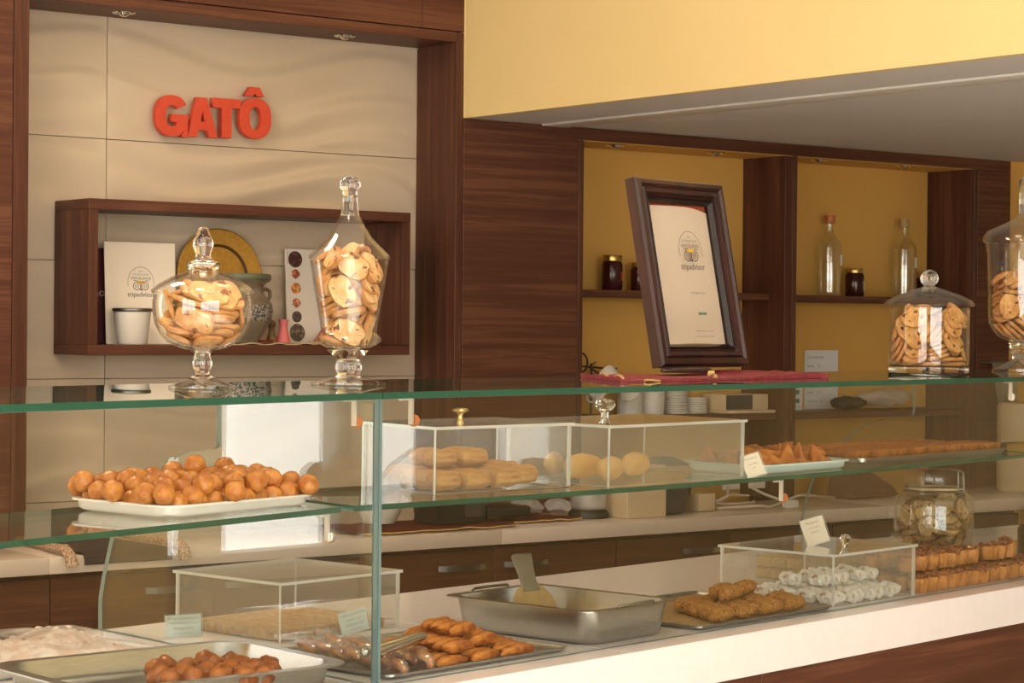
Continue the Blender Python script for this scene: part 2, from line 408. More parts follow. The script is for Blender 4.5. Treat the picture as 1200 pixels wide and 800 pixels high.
def rrect(l, w, r, n=5):
    pts = []
    for cx, cy, a0 in ((l / 2 - r, w / 2 - r, 0), (-l / 2 + r, w / 2 - r, 90), (-l / 2 + r, -w / 2 + r, 180), (l / 2 - r, -w / 2 + r, 270)):
        for i in range(n + 1):
            a = R_(a0 + 90 * i / n); pts.append((cx + r * math.cos(a), cy + r * math.sin(a)))
    return pts
def loft(bm, loops, cap0=True, cap1=True, mi=0):
    rs = [[bm.verts.new(p) for p in lp] for lp in loops]; n = len(rs[0])
    for a, b in zip(rs, rs[1:]):
        for i in range(n): bm.faces.new((a[i], a[(i + 1) % n], b[(i + 1) % n], b[i])).material_index = mi
    if cap0: bm.faces.new(rs[0][::-1]).material_index = mi
    if cap1: bm.faces.new(rs[-1]).material_index = mi
    return bm
def tray_bm(l, w, h, flare=.012, th=.003, r=.03, lip=.006):
    # origin at the centre of the underside; opens upwards
    def lp(dl, z, rr_): return [(x, y, z) for x, y in rrect(l + dl, w + dl, max(rr_, .003))]
    bm = B()
    loft(bm, [lp(-2 * flare - .01, 0, r), lp(-2 * flare, .004, r), lp(-2 * lip, h - th, r + flare), lp(0, h - th, r + flare), lp(0, h, r + flare),
              lp(-2 * lip - 2 * th, h, r + flare), lp(-2 * flare - 2 * th, .004 + th, r), lp(-2 * flare - 2 * th - .008, th, r)])
    return bm
def jitter(bm, amp, fr, seed=0):
    for v in bm.verts:
        p = v.co * fr + Vector((seed * 3.1, seed * 1.7, seed * 2.3))
        v.co += Vector((mnoise.noise(p), mnoise.noise(p + Vector((9, 2, 4))), mnoise.noise(p + Vector((3, 7, 1))))) * amp
    return bm
def text_me(s, size, mat, extrude=0.0, align='CENTER', bold=0.0, spacing=1.0):
    cu = bpy.data.curves.new('lettering', 'FONT'); cu.body = s; cu.size = size; cu.align_x = align
    cu.extrude = extrude; cu.offset = bold; cu.resolution_u = 2; cu.space_character = spacing
    ob = bpy.data.objects.new('lettering_tmp', cu)
    me = bpy.data.meshes.new_from_object(ob)
    bpy.data.objects.remove(ob); bpy.data.curves.remove(cu)
    me.name = 'lettering'
    me.materials.clear(); me.materials.append(M[mat]); return me
def text(s, size, mat, parent, x, y, z=0.0, rot=None, **kw):
    # lettering lying in the local XZ plane at depth y, facing -Y
    me = text_me(s, size, mat, **kw)
    o = bpy.data.objects.new('lettering', me); COL.objects.link(o); o.parent = parent
    o.matrix_local = Matrix.Translation((x, y, z)) @ (rot or Matrix.Rotation(R_(90), 4, 'X'))
    return o
T4 = Matrix.Translation
def RX(a): return Matrix.Rotation(R_(a), 4, 'X')
def RY(a): return Matrix.Rotation(R_(a), 4, 'Y')
def RZ(a): return Matrix.Rotation(R_(a), 4, 'Z')

# ------------------------------------------------------------------ the two facets of the counter
CORNER = (1.908, 2.820, 0)
FR = T4(CORNER) @ RZ(11.3)          # right facet: x along the front, y inwards
FL = T4(CORNER) @ RZ(17.5)          # left facet: x < 0
DECK = 0.914
TILT = 0.0125
def top_z(t): return 1.365 + TILT * t
def shelf_z(t): return 1.184 + TILT * t
def at(F, s, t, z, rz=0): return F @ T4((s, t, z)) @ RZ(rz)

# ------------------------------------------------------------------ labels for heaps: layer, side, and order from the left as the camera sees them
ONES = 'zeroth first second third fourth fifth sixth seventh eighth ninth tenth eleventh twelfth thirteenth fourteenth fifteenth sixteenth seventeenth eighteenth nineteenth'.split()
def ordinal(n):
    if n < 20: return ONES[n]
    t, o = divmod(n, 10); tens = ('twenty', 'thirty', 'forty')[t - 2]
    return tens + '-' + ONES[o] if o else ('twentieth', 'thirtieth', 'fortieth')[t - 2]
def label_heap(objs, base, layers):
    if not objs: return
    ci = cam.matrix_world.inverted(); rec = []
    for o in objs:
        c = ci @ o.matrix_world.translation; rec.append((o, o.matrix_world.translation.z, -c.z, c.x / -c.z))
    names = {1: [''], 2: ['bottom layer, ', 'top layer, '], 3: ['bottom layer, ', 'middle layer, ', 'top layer, '], 4: ['bottom layer, ', 'lower layer, ', 'upper layer, ', 'top layer, ']}[layers]
    zs = sorted(r[1] for r in rec); cuts = [zs[min(len(zs) - 1, int(len(zs) * k / layers))] for k in range(1, layers)]
    if layers == 2 and zs[-1] - zs[0] > .01: cuts = [(zs[0] + zs[-1]) / 2]
    cells = {}
    for r in rec:
        k = sum(r[1] >= c - 1e-6 for c in cuts); cells.setdefault(k, []).append(r)
    for k, rs in cells.items():
        rs.sort(key=lambda r: r[2]); h = (len(rs) + 1) // 2
        for side, part in (('near side', rs[:h]), ('far side', rs[h:])):
            part.sort(key=lambda r: r[3])
            for i, r in enumerate(part): r[0]['label'] = '%s, %s%s, %s from left' % (base, names[k], side, ordinal(i + 1))
# ================================================================== THE SETTING
Z = lambda h: 1.47 + h
struct('floor', bx(-3.2, -2.7, -.1, 9.2, 5.9, 0), 'floor')
struct('ceiling', bx(-3.2, -2.7, 3.2, 3.9, 5.9, 3.3), 'white_paint')
# dropped ceiling over the right side: a soffit slab with a yellow upstand facing the high ceiling
struct('ceiling_soffit', bx(3.901, -2.7, 2.08, 9.2, 5.299, 2.2), 'white_paint')
struct('wall_upstand', bx(3.877, -2.7, 2.08, 3.9, 5.2985, 3.25), 'yellow')
struct('trim_1', bx(4.15, -2.7, 2.072, 4.245, 5.28, 2.0795, .003), 'trim_white')
# outside walls
wl = struct('wall_left', box(box(box(box(B(), -3.2, -2.7, 0, -3, 5.9, .4), -3.2, -2.7, 2.7, -3, 5.9, 3.2), -3.2, -2.7, .4, -3, -1.6, 2.7), -3.2, 2.0, .4, -3, 5.9, 2.7), 'yellow')
wf = struct('wall_front', box(box(box(box(B(), -3, -2.7, 0, 9, -2.5, .4), -3, -2.7, 2.7, 9, -2.5, 3.2), -3, -2.7, .4, -2.1, -2.5, 2.7), 2.6, -2.7, .4, 9, -2.5, 2.7), 'yellow')
struct('wall_right', bx(9, -2.7, 0, 9.2, 5.9, 3.2), 'yellow')
def window(name, M4, w, h, mull):
    # frame and mullions in local XZ, pane as a child
    bm = B(); t = .05
    for x0, x1, z0, z1 in ((0, w, 0, t), (0, w, h - t, h), (0, t, t, h - t), (w - t, w, t, h - t)): box(bm, x0, -.04, z0, x1, .04, z1)
    for k in mull: box(bm, k - .03, -.03, t, k + .03, .03, h - t)
    fr = struct(name, bm, 'window_frame'); fr.matrix_world = M4
    obj('pane', bx(t, -.004, t, w - t, .004, h - t), 'pane', fr)
window('window_1', T4((-.50, 5.63, .72)), .77, 1.68, (.53,))
window('window_2', T4((-2.1, -2.6, .4)), 4.7, 2.3, (1.57, 3.13))
window('window_3', T4((-3.1, 2.0, .4)) @ RZ(-90), 3.6, 2.3, (1.2, 2.4))

bm = B(); g = [[bm.verts.new((.085 + .17 * i / 24, 5.49 + .012 * math.sin(i * 1.6), .78 + 1.6 * j)) for i in range(25)] for j in (0, 1)]
for i in range(24): bm.faces.new((g[0][i], g[0][i + 1], g[1][i + 1], g[1][i]))
tag(obj('window_curtain', bm, 'net_curtain', None, 60), 'pale net curtain at the small window left of the niche', 'curtain')
# back wall: masonry behind everything, window hole at the far left
bm = B()
for x0, x1, z0, z1 in ((-3, -.50, 0, 3.2), (-.50, .27, 0, .72), (-.50, .27, 2.4, 3.2), (.27, 9, 0, 3.2)): box(bm, x0, 5.525, z0, x1, 5.7, z1)
wb = struct('wall_back', bm, 'grout')
obj('panel', bx(-3, 5.505, 0, -.50, 5.525, 3.2), 'yellow', wb)
obj('panel', bx(.27, 5.505, 0, .9, 5.525, 3.2), 'yellow', wb)
# cream relief tiles of the niche: each its own dune-like surface
def tile(x0, x1, z0, z1, seed):
    bm = B(); nx = max(4, int((x1 - x0) / .014)); nz = max(3, int((z1 - z0) / .009)); g = .0012
    x0 += g; x1 -= g; z0 += g; z1 -= g; grid = []
    def relief(x, z):
        w = mnoise.noise(Vector((x * 1.3, z * 1.6, 3.1))) * 1.6
        u = z * 50 + 2.0 * math.sin(x * 6.3 + 1.0 + 1.4 * math.sin(z * 5)) + w * 3.6
        s_ = (u / (2 * math.pi)) % 1.0
        ridge = (s_ / .72) if s_ < .72 else (1 - s_) / .28
        ridge = ridge * ridge * (3 - 2 * ridge)
        am = .5 + .5 * mnoise.noise(Vector((x * 2.3, z * 2.9, 7.7)))
        ed = min(1, min(x - x0, x1 - x, z - z0, z1 - z) / .035 + .02); ed = ed * ed * (3 - 2 * ed)
        return (ridge - .5) * .023 * am * ed
    for j in range(nz + 1):
        row = []
        for i in range(nx + 1):
            x = x0 + (x1 - x0) * i / nx; z = z0 + (z1 - z0) * j / nz
            row.append(bm.verts.new((x, 5.509 - relief(x, z), z)))
        grid.append(row)
    for j in range(nz):
        for i in range(nx): bm.faces.new((grid[j][i], grid[j][i + 1], grid[j + 1][i + 1], grid[j + 1][i]))
    rim = grid[0] + [r[-1] for r in grid[1:]] + grid[-1][-2::-1] + [r[0] for r in grid[-2:0:-1]]
    back = [bm.verts.new((v.co.x, 5.5245, v.co.z)) for v in rim]; n = len(rim)
    for i in range(n): bm.faces.new((rim[(i + 1) % n], rim[i], back[i], back[(i + 1) % n]))
    obj('tile', bm, 'tile', wb, 60)
zs = (Z(-.82), Z(-.49), Z(-.157), Z(.164), Z(.499), Z(.84))
for a, b in zip(zs, zs[1:]):
    tile(2.45, 2.815, a, b, 0); tile(2.815, 3.86, a, b, 1)
# walnut cladding in front of the wall: panels and posts with shadow joints
def panel(x0, x1, z0, z1, mat='wood_h', y0=5.3, y1=5.5, bev=.0012): return obj('panel', bx(x0, y0, z0, x1, y1, z1, bev, 1), mat, wb, 30)
panel(.9, 2.443, 0, 2.32); panel(.9, 2.443, 2.322, 3.2)
panel(2.445, 2.487, 0, 2.30, 'wood_v')                       # left edge post of the niche
panel(2.445, 3.8455, 2.302, 2.331, 'wood_h')                 # lintel strip
panel(2.445, 3.722, 2.3335, 3.2); panel(3.724, 3.8725, 2.3335, 3.2)
panel(3.847, 3.8725, 0, 2.331, 'wood_v')                     # right edge post
obj('panel', bx(3.848, 5.40, .9, 3.872, 5.506, 2.3, .001, 1), 'wood_v', wb, 30)
panel(3.8755, 4.313, 0, 2.079)
panel(4.315, 4.335, 0, 2.04, 'wood_v')
panel(4.315, 6.336, 2.0415, 2.079, 'wood_h')                 # rail over the two openings
panel(5.235, 5.2545, 0, 2.04, 'wood_v')
obj('panel', bx(5.20, 5.3015, .9, 5.2345, 5.506, 2.04, .001, 1), 'wood_v', wb, 30)
panel(6.14, 6.158, 0, 2.04, 'wood_v'); panel(6.16, 6.336, 0, 2.04)
obj('panel', bx(6.12, 5.3015, .9, 6.1395, 5.506, 2.04, .001, 1), 'wood_v', wb, 30)
obj('panel', bx(4.335, 5.506, 0, 6.14, 5.525, 2.2), 'yellow_dim', wb)          # painted back of the openings
obj('panel', bx(4.337, 5.302, 2.0395, 5.2345, 5.5055, 2.0412), 'yellow_dim', wb)
obj('panel', bx(5.256, 5.302, 2.0395, 6.1385, 5.5055, 2.0412), 'yellow_dim', wb)
obj('panel', bx(6.34, 5.32, 0, 9, 5.525, 3.2), 'yellow_dim', wb)
obj('panel', bx(3.8745, 5.2995, 2.0805, 6.34, 5.525, 3.2), 'yellow', wb)

# recessed spots: chrome ring and swivelling eye
def spot(x, y, z, label):
    t = thing('recessed_spotlight', label, 'spotlight', T4((x, y, z)), 'recessed spotlights')
    obj('ring', lathe(B(), [(.019, -.003), (.030, -.003), (.032, -.0005), (.019, -.0005), (.019, -.003)], 24), 'chrome', t)
    e = obj('swivel_eye', lathe(B(), [(0, -.012), (.008, -.011), (.014, -.006), (.015, -.001), (0, -.001)], 16), 'chrome', t)
    return t
spot(2.803, 5.39, 2.302, 'chrome recessed spotlight in the niche ceiling left of the red sign')
spot(3.518, 5.40, 2.302, 'chrome recessed spotlight in the niche ceiling right of the red sign')
spot(4.512, 5.36, 2.0393, 'left spotlight above the yellow opening behind the picture frame')
spot(4.945, 5.37, 2.0393, 'right spotlight above the yellow opening behind the picture frame')
spot(5.404, 5.345, 2.0393, 'left spotlight above the yellow opening with the two bottles')
spot(5.811, 5.34, 2.0393, 'right spotlight above the yellow opening with the two bottles')

# ------------------------------------------------------------------ red sign letters
def curve_solid(name, splines, depth, mat, parent, y):
    cu = bpy.data.curves.new(name, 'CURVE'); cu.dimensions = '2D'; cu.fill_mode = 'BOTH'; cu.extrude = depth / 2; cu.bevel_depth = .0008
    for pts in splines:
        sp = cu.splines.new('POLY'); sp.points.add(len(pts) - 1); sp.use_cyclic_u = True
        for q, p in zip(sp.points, pts): q.co = (p[0], p[1], 0, 1)
    ob = bpy.data.objects.new('tmp', cu); me = bpy.data.meshes.new_from_object(ob)
    bpy.data.objects.remove(ob); bpy.data.curves.remove(cu)
    me.materials.clear(); me.materials.append(M[mat]); me.name = name
    o = bpy.data.objects.new(name, me); COL.objects.link(o); o.parent = parent
    o.matrix_local = T4((0, y, 0)) @ RX(90)
    return o
def ell(cx, cy, rx, ry, a0=0, a1=360, n=40, p=2.35):
    out = []
    for i in range(n + (0 if a1 - a0 == 360 else 1)):
        a = R_(a0 + (a1 - a0) * i / n); c, s = math.cos(a), math.sin(a)
        out.append((cx + rx * math.copysign(abs(c) ** (2 / p), c), cy + ry * math.copysign(abs(s) ** (2 / p), s)))
    return out
sg = thing('wall_sign', 'red block letters GATÔ mounted on the cream tiled niche wall', 'sign', T4((2.944, 5.475, Z(.515))))
# G
gx, gy = .050, .0565
outer = ell(gx, gy, .050, .0565, 32, 320, 36); inner = ell(gx, gy, .0215, .030, 42, 300, 26)
G = outer + [(.078, .010), (.080, .0), (.099, .0), (.099, .061), (.049, .061), (.049, .041), (.067, .041), (.0645, .0335)] + inner[::-1]
curve_solid('letter', [G], .018, 'red', sg, 0)
A = [(.099, .003), (.126, .113), (.157, .113), (.193, .004), (.166, .004), (.160, .023), (.132, .023), (.127, .003)]
curve_solid('letter', [[(x + .0015, y) for x, y in A], [(.138, .045), (.155, .045), (.1475, .082)]], .018, 'red', sg, 0)
curve_solid('letter', [[(.180, .115), (.268, .115), (.268, .090), (.2385, .090), (.2385, .006), (.208, .006), (.208, .090), (.180, .090)]], .018, 'red', sg, 0)
curve_solid('letter', [ell(.3175, .066, .0515, .057), ell(.3175, .066, .0205, .033)[::-1]], .018, 'red', sg, 0)
curve_solid('circumflex', [[(.284, .1295), (.300, .154), (.330, .154), (.344, .1295), (.323, .1295), (.315, .138), (.308, .1295)]], .018, 'red', sg, 0)

# ------------------------------------------------------------------ shelf box in the niche
t = thing('wall_shelf_box', 'walnut open box shelf with rounded joints mounted under the red sign', 'shelf', T4((2.659, 5.30, Z(-.090))))
bw, bh, bd, bt = 1.028, .413, .203, .028
obj('top_board', bx(0, 0, bh - bt, bw, bd, bh, .0015, 1), 'wood_h', t); obj('bottom_board', bx(0, 0, 0, bw, bd, bt, .0015, 1), 'wood_h', t)
obj('side_board', bx(0, .0006, bt, bt, bd, bh - bt, .0015, 1), 'wood_v', t); obj('side_board', bx(bw - bt, .0006, bt, bw, bd, bh - bt, .0015, 1), 'wood_v', t)
# thin shelves in the yellow openings
for x0, x1, z, y0, lab in ((4.337, 5.198, Z(.113), 5.37, 'dark walnut shelf carrying two dark jam jars'), (5.257, 6.118, Z(.110), 5.37, 'dark walnut shelf carrying two tall bottles'),
                           (4.337, 5.198, Z(-.285), 5.33, 'low walnut shelf under the cups and stacked lids'), (5.257, 6.118, Z(-.285), 5.33, 'low walnut shelf under the pinned white notes')):
    tag(obj('wall_shelf', bx(x0, y0, z - .023, x1, 5.505, z, .0015, 1), 'wood_h', None, 30), lab, 'shelf', 'shelves in the yellow openings')

# ------------------------------------------------------------------ back worktop and base cabinets
t = thing('back_worktop', 'long cream worktop along the back wall', 'worktop', T4((0, 0, 0)))
for a, b in ((1.38, 2.369), (2.370, 3.739), (3.740, 5.3), (5.301, 6.9)):
    obj('slab', bx(a, 4.92, .858, b, 5.299, .899, .002, 2), 'worktop', t)
for k in range(-2, 8):
    x0 = 2.383 + .448 * k
    left = k % 2 == 1
    t = thing('base_cabinet', 'walnut base cabinet under the cream worktop, %s from the left end' % ordinal(k + 3), 'cabinet', T4((x0, 4.94, 0)), 'walnut base cabinets')
    obj('body', bx(.001, .02, .08, .447, .35, .857), 'wood_v', t)
    d = obj('door', bx(.002, 0, .10, .446, .019, .846, .001, 1), 'wood_h', t, 30)
    hx = .385 if left is False else .018
    hx0, hx1 = (.255, .415) if k % 2 == 0 else (.034, .194)
    pts = [(hx0 + (hx1 - hx0) * i / 12, -.004 - .020 * math.sin(math.pi * i / 12) ** .7, .80) for i in range(13)]
    bm = B()
    loops = [[(p[0], p[1] - .003, p[2] - .008), (p[0], p[1] + .003, p[2] - .006), (p[0], p[1] + .003, p[2] + .006), (p[0], p[1] - .003, p[2] + .008)] for p in pts]
    loft(bm, loops); obj('handle', bm, 'steel', d)

# ------------------------------------------------------------------ service counter and glass cases (two facets)
K = .1255     # lean of the joint line in the right facet
def quad_prism(bm, pts, z0f, z1f, mi_side=1, mi_face=0):
    a = [bm.verts.new((x, y, z0f(y))) for x, y in pts]; b = [bm.verts.new((x, y, z1f(y))) for x, y in pts]; n = len(pts)
    bm.faces.new(a[::-1]).material_index = mi_face; bm.faces.new(b).material_index = mi_face
    for i in range(n): bm.faces.new((a[i], a[(i + 1) % n], b[(i + 1) % n], b[i])).material_index = mi_side
    return bm
flat = lambda z: (lambda y: z)
def counter(F, joints, lab, kL, kR, sL, sR):
    t = thing('service_counter', lab, 'counter', F)
    for a, b in zip(joints, joints[1:]):
        la = kL if a == joints[0] else 0; lb = kR if b == joints[-1] else 0
        g = .0006
        pts = [(a + g + la * -.06, -.06), (b - g + lb * -.06, -.06), (b - g + lb * .80, .80), (a + g + la * .80, .80)]
        bm = quad_prism(B(), pts, flat(DECK - .08), flat(DECK - .0005), 0, 0)
        bmesh.ops.bevel(bm, geom=bm.edges[:], offset=.0012, segments=2, affect='EDGES')
        obj('stone_slab', bm, 'stone', t, 30)
    pj = [sL + (-.045) * kL + .004] + ([.959] if sL == 0 else [-1.1]) + [sR + (-.045) * kR - .004]
    for a, b in zip(pj, pj[1:]):
        obj('front_panel', bx(a + .001, -.045, .09, b - .001, -.026, DECK - .081, .001, 1), 'wood_h', t, 30)
    obj('body', bx(sL + .13 * (kL > 0) + .02, -.024, .0, sR - .02, .70, DECK - .081), 'wood_v', t)
counter(FR, (0, .556, 2.2), 'right facet of the counter with white stone edge and walnut front', K, .18, 0, 2.2)
counter(FL, (-2.2, -1.1, 0), 'left facet of the counter under the dough ball tray', .10, .236, -2.2, 0)

PROFILE = [(.013, -.5555), (.81, -.5555), (.81, -.50), (.80, -.463), (.79, -.436), (.776, -.398), (.761, -.367), (.723, -.329), (.680, -.298), (.637, -.264),
           (.583, -.236), (.53, -.222), (.48, -.2155), (.45, -.213), (.440, -.210), (.436, -.204), (.436, -.118), (.013, -.122)]
def case(F, s0, s1, k0, k1, lab, sag):
    t = thing('glass_display_case', lab, 'display case', F)
    def slab(sa, sb, ta, tb, zf, th, n=14, sg=0):
        bm = B(); lo = []; hi = []
        top = []; bot = []
        for j, tt in enumerate((ta, tb)):
            rt = []; rb = []
            for i in range(n + 1):
                u = i / n; a = sa + k0 * tt; b = sb + k1 * tt
                z = zf(tt) - sg * 4 * u * (1 - u)
                rt.append(bm.verts.new((a + (b - a) * u, tt, z))); rb.append(bm.verts.new((a + (b - a) * u, tt, z - th)))
            top.append(rt); bot.append(rb)
        for i in range(n):
            bm.faces.new((top[0][i], top[0][i + 1], top[1][i + 1], top[1][i])); bm.faces.new((bot[0][i + 1], bot[0][i], bot[1][i], bot[1][i + 1]))
            bm.faces.new((bot[0][i], bot[0][i + 1], top[0][i + 1], top[0][i])).material_index = 1
            bm.faces.new((bot[1][i + 1], bot[1][i], top[1][i], top[1][i + 1])).material_index = 1
        for i in (0, n):
            f = bm.faces.new((bot[0][i], top[0][i], top[1][i], bot[1][i])); f.material_index = 1
        return bm
    obj('top_pane', slab(s0 + .001, s1 - .001, -.005, .41, top_z, .010), ['pane', 'pane_edge'], t, 0)
    obj('shelf_pane', slab(s0 + .014, s1 - .014, .08, .365, shelf_z, .009, sg=sag), ['pane', 'pane_edge'], t, 0)
    bm = B(); x0, x1, y0, y1, z0, z1 = s0 + .0045, s1 - .0045, 0, .008, DECK, 1.3542
    quad_prism(bm, [(x0, y0), (x1, y0), (x1, y1), (x0, y1)], flat(z0), flat(z1), 0, 1)
    for f in bm.faces:
        if abs(f.normal.x) > .9 or abs(f.calc_center_median().x - x0) < 1e-4 or abs(f.calc_center_median().x - x1) < 1e-4: f.material_index = 1
    obj('front_pane', bm, ['pane', 'pane_joint'], t, 0)
    return t
cR = case(FR, 0, 2.2, K, .18, 'right glass display case with pastries on two levels', .006)
cL = case(FL, -2.2, 0, .10, .236, 'left glass display case with the tray of dough balls', .003)
def divider(parent, M4):
    bm = B(); th = .004
    a = [bm.verts.new((x, -th, Z(z))) for x, z in PROFILE]; b = [bm.verts.new((x, th, Z(z))) for x, z in PROFILE]; n = len(a)
    bm.faces.new(a); bm.faces.new(b[::-1])
    for i in range(n): bm.faces.new((a[(i + 1) % n], a[i], b[i], b[(i + 1) % n])).material_index = 1
    o = obj('divider_pane', bm, ['pane', 'pane_joint'], parent, 0); o.matrix_local = M4
divider(cR, RZ(94.22 - 11.3)); divider(cR, T4((2.2, 0, 0)) @ RZ(91 - 11.3))
obj('seal_strip', bx(-.0022, -.0012, DECK, .0032, .0065, 1.354), 'pane_joint', cR)
def clamp(parent, s, t_, z, fl=1, cast='orange_plastic'):
    # L-shaped chrome clip screwed under a pane, with a round pad
    bm = B(); box(bm, s - .012 * fl, t_, z - .004, s + .014 * fl, t_ + .008, z, 0); box(bm, s + .010 * fl, t_, z - .042, s + .014 * fl, t_ + .008, z - .002, 0)
    bmesh.ops.recalc_face_normals(bm, faces=bm.faces[:])
    c = obj('clamp', bm, 'clip_steel', parent)
    obj('pad', lathe(B(), [(0, -.004), (.009, -.004), (.010, 0), (.009, .004), (0, .004)], 16), cast, c).matrix_local = T4((s + .019 * fl, t_ + .004, z - .036)) @ RY(90)
clamp(cR, .075, .015, top_z(.02) - .0105); clamp(cL, -.034, .03, top_z(.03) - .0105)
clamp(cR, 1.21, .09, shelf_z(.09) - .016); clamp(cR, 2.02, .03, top_z(.03) - .0105, 1, 'chrome'); clamp(cL, -.03, .085, shelf_z(.085) - .010, 1, 'chrome')
clamp(cL, -1.2, .03, top_z(.03) - .0105, 1, 'chrome')
# ================================================================== SMALL FOOD SHAPES (shared meshes)
def biscuit_bm(rx, ry, th, seed, oblong=0):
    rnd = random.Random(seed); n = 16; bm = B(); base = []
    for i in range(n):
        a = 2 * math.pi * i / n; c, s = math.cos(a), math.sin(a)
        p = 2.0 + oblong
        k = 1 + .13 * mnoise.noise(Vector((c * 1.6, s * 1.6, seed * 2.7)))
        base.append((rx * k * math.copysign(abs(c) ** (2 / p), c), ry * k * math.copysign(abs(s) ** (2 / p), s)))
    h = th / 2
    loops = [[(x * q, y * q, z) for x, y in base] for q, z in ((.55, -h * 1.02), (.95, -h * .94), (1, -h * .5), (1, h * .5), (.95, h * .95), (.55, h * 1.05))]
    loft(bm, loops)
    for f in bm.faces:
        if abs(f.calc_center_median().z) < h * .75: f.material_index = 1
    return jitter(bm, th * .16, 70, seed)
def ball_bm(r, seed, amp=.10, sub=2):
    bm = B(); bmesh.ops.create_icosphere(bm, subdivisions=sub, radius=r)
    for v in bm.verts:
        d = v.co.normalized(); v.co *= 1 + amp * mnoise.noise(d * 1.7 + Vector((seed, seed * 2, 0))) + amp * .5 * mnoise.noise(d * 4 + Vector((0, seed, seed)))
    return bm
def triangle_bm(r, th, seed):
    # a folded filo triangle: puffed middle, pinched points
    rnd = random.Random(seed); bm = B(); n = 6; pts = []
    cs = [Vector((r * math.cos(R_(90 + 120 * k)) * (1.12 if k == 0 else 1), r * math.sin(R_(90 + 120 * k)) * (1.15 if k == 0 else .95))) for k in range(3)]
    for k in range(3):
        for i in range(n): pts.append(cs[k].lerp(cs[(k + 1) % 3], i / n))
    def ring(q, z): return [(p.x * q, p.y * q, z * (1 - .55 * (p.length / r) ** 2)) for p in pts]
    loops = [ring(.30, -th * .50), ring(.66, -th * .46), ring(.92, -th * .34), ring(1, 0), ring(.92, th * .36), ring(.66, th * .50), ring(.30, th * .56)]
    return jitter(loft(bm, loops), th * .10, 45, seed)
def roll_bm(l, r, seed, seg=12, rough=.10, fr=70, flat=.9, n=16, taper=.22):
    # a rolled pastry lying along x: tapered, lumpy, with blunt ends
    prof = [(0, -l / 2)]
    for i in range(n + 1):
        u = -1 + 2 * i / n; u = math.copysign(abs(u) ** .8, u) * .985
        prof.append((r * (1 - abs(u) ** 9) ** .5 * (1 - taper * u * u), u * l / 2))
    prof.append((0, l / 2))
    bm = lathe(B(), prof, seg); bm.transform(RY(90))
    for v in bm.verts:
        v.co.z *= flat
        v.co.y += r * .25 * mnoise.noise(Vector((v.co.x * 22, seed * 1.3, 0)))
    jitter(bm, r * rough, fr, seed)
    return jitter(bm, r * rough * .45, fr * 3.1, seed + 9)
def crescent_bm(r, th, seed):
    # half-moon pasty with a domed belly and a thin crimped seam
    bm = B(); loops = []
    n = 14
    for i in range(n + 1):
        a = math.pi * i / n; e = max(math.sin(a), .02) ** .7
        x = math.cos(a) * r; y1 = math.sin(a) * r * .72
        lp = []
        for k in range(10):
            q = 2 * math.pi * k / 10; yy = (.5 + .5 * math.cos(q)) * y1; lp.append((x, yy - r * .25, th * .5 * math.sin(q) * e * (1.25 - .6 * yy / (r * .72 + 1e-6)) + th * .2))
        loops.append(lp)
    loft(bm, loops); return jitter(bm, r * .03, 40, seed)
def nest_bm(r, h, seed):
    mod = lambda a, z: 1 + .11 * math.cos(6 * a + seed)
    bm = lathe(B(), [(0, 0), (r * .80, 0), (r * .92, h * .3), (r, h * .8), (r * .96, h), (r * .6, h * .92), (0, h * .86)], 24, mod=mod)
    return jitter(bm, r * .07, 60, seed)
def nutbits_bm(r, h, seed, n=9):
    rnd = random.Random(seed); bm = B()
    for i in range(n):
        a = rnd.uniform(0, 6.28); q = rnd.uniform(0, r) ** 1
        g = bmesh.ops.create_icosphere(bm, subdivisions=1, radius=rnd.uniform(.30, .50) * r)
        M4 = T4((q * math.cos(a), q * math.sin(a), h + rnd.uniform(-.1, .25) * r)) @ RZ(rnd.uniform(0, 360)) @ RX(rnd.uniform(0, 90)) @ Matrix.Diagonal((1, rnd.uniform(.5, .9), rnd.uniform(.4, .8), 1))
        bmesh.ops.transform(bm, matrix=M4, verts=g['verts'])
    return jitter(bm, r * .12, 90, seed)

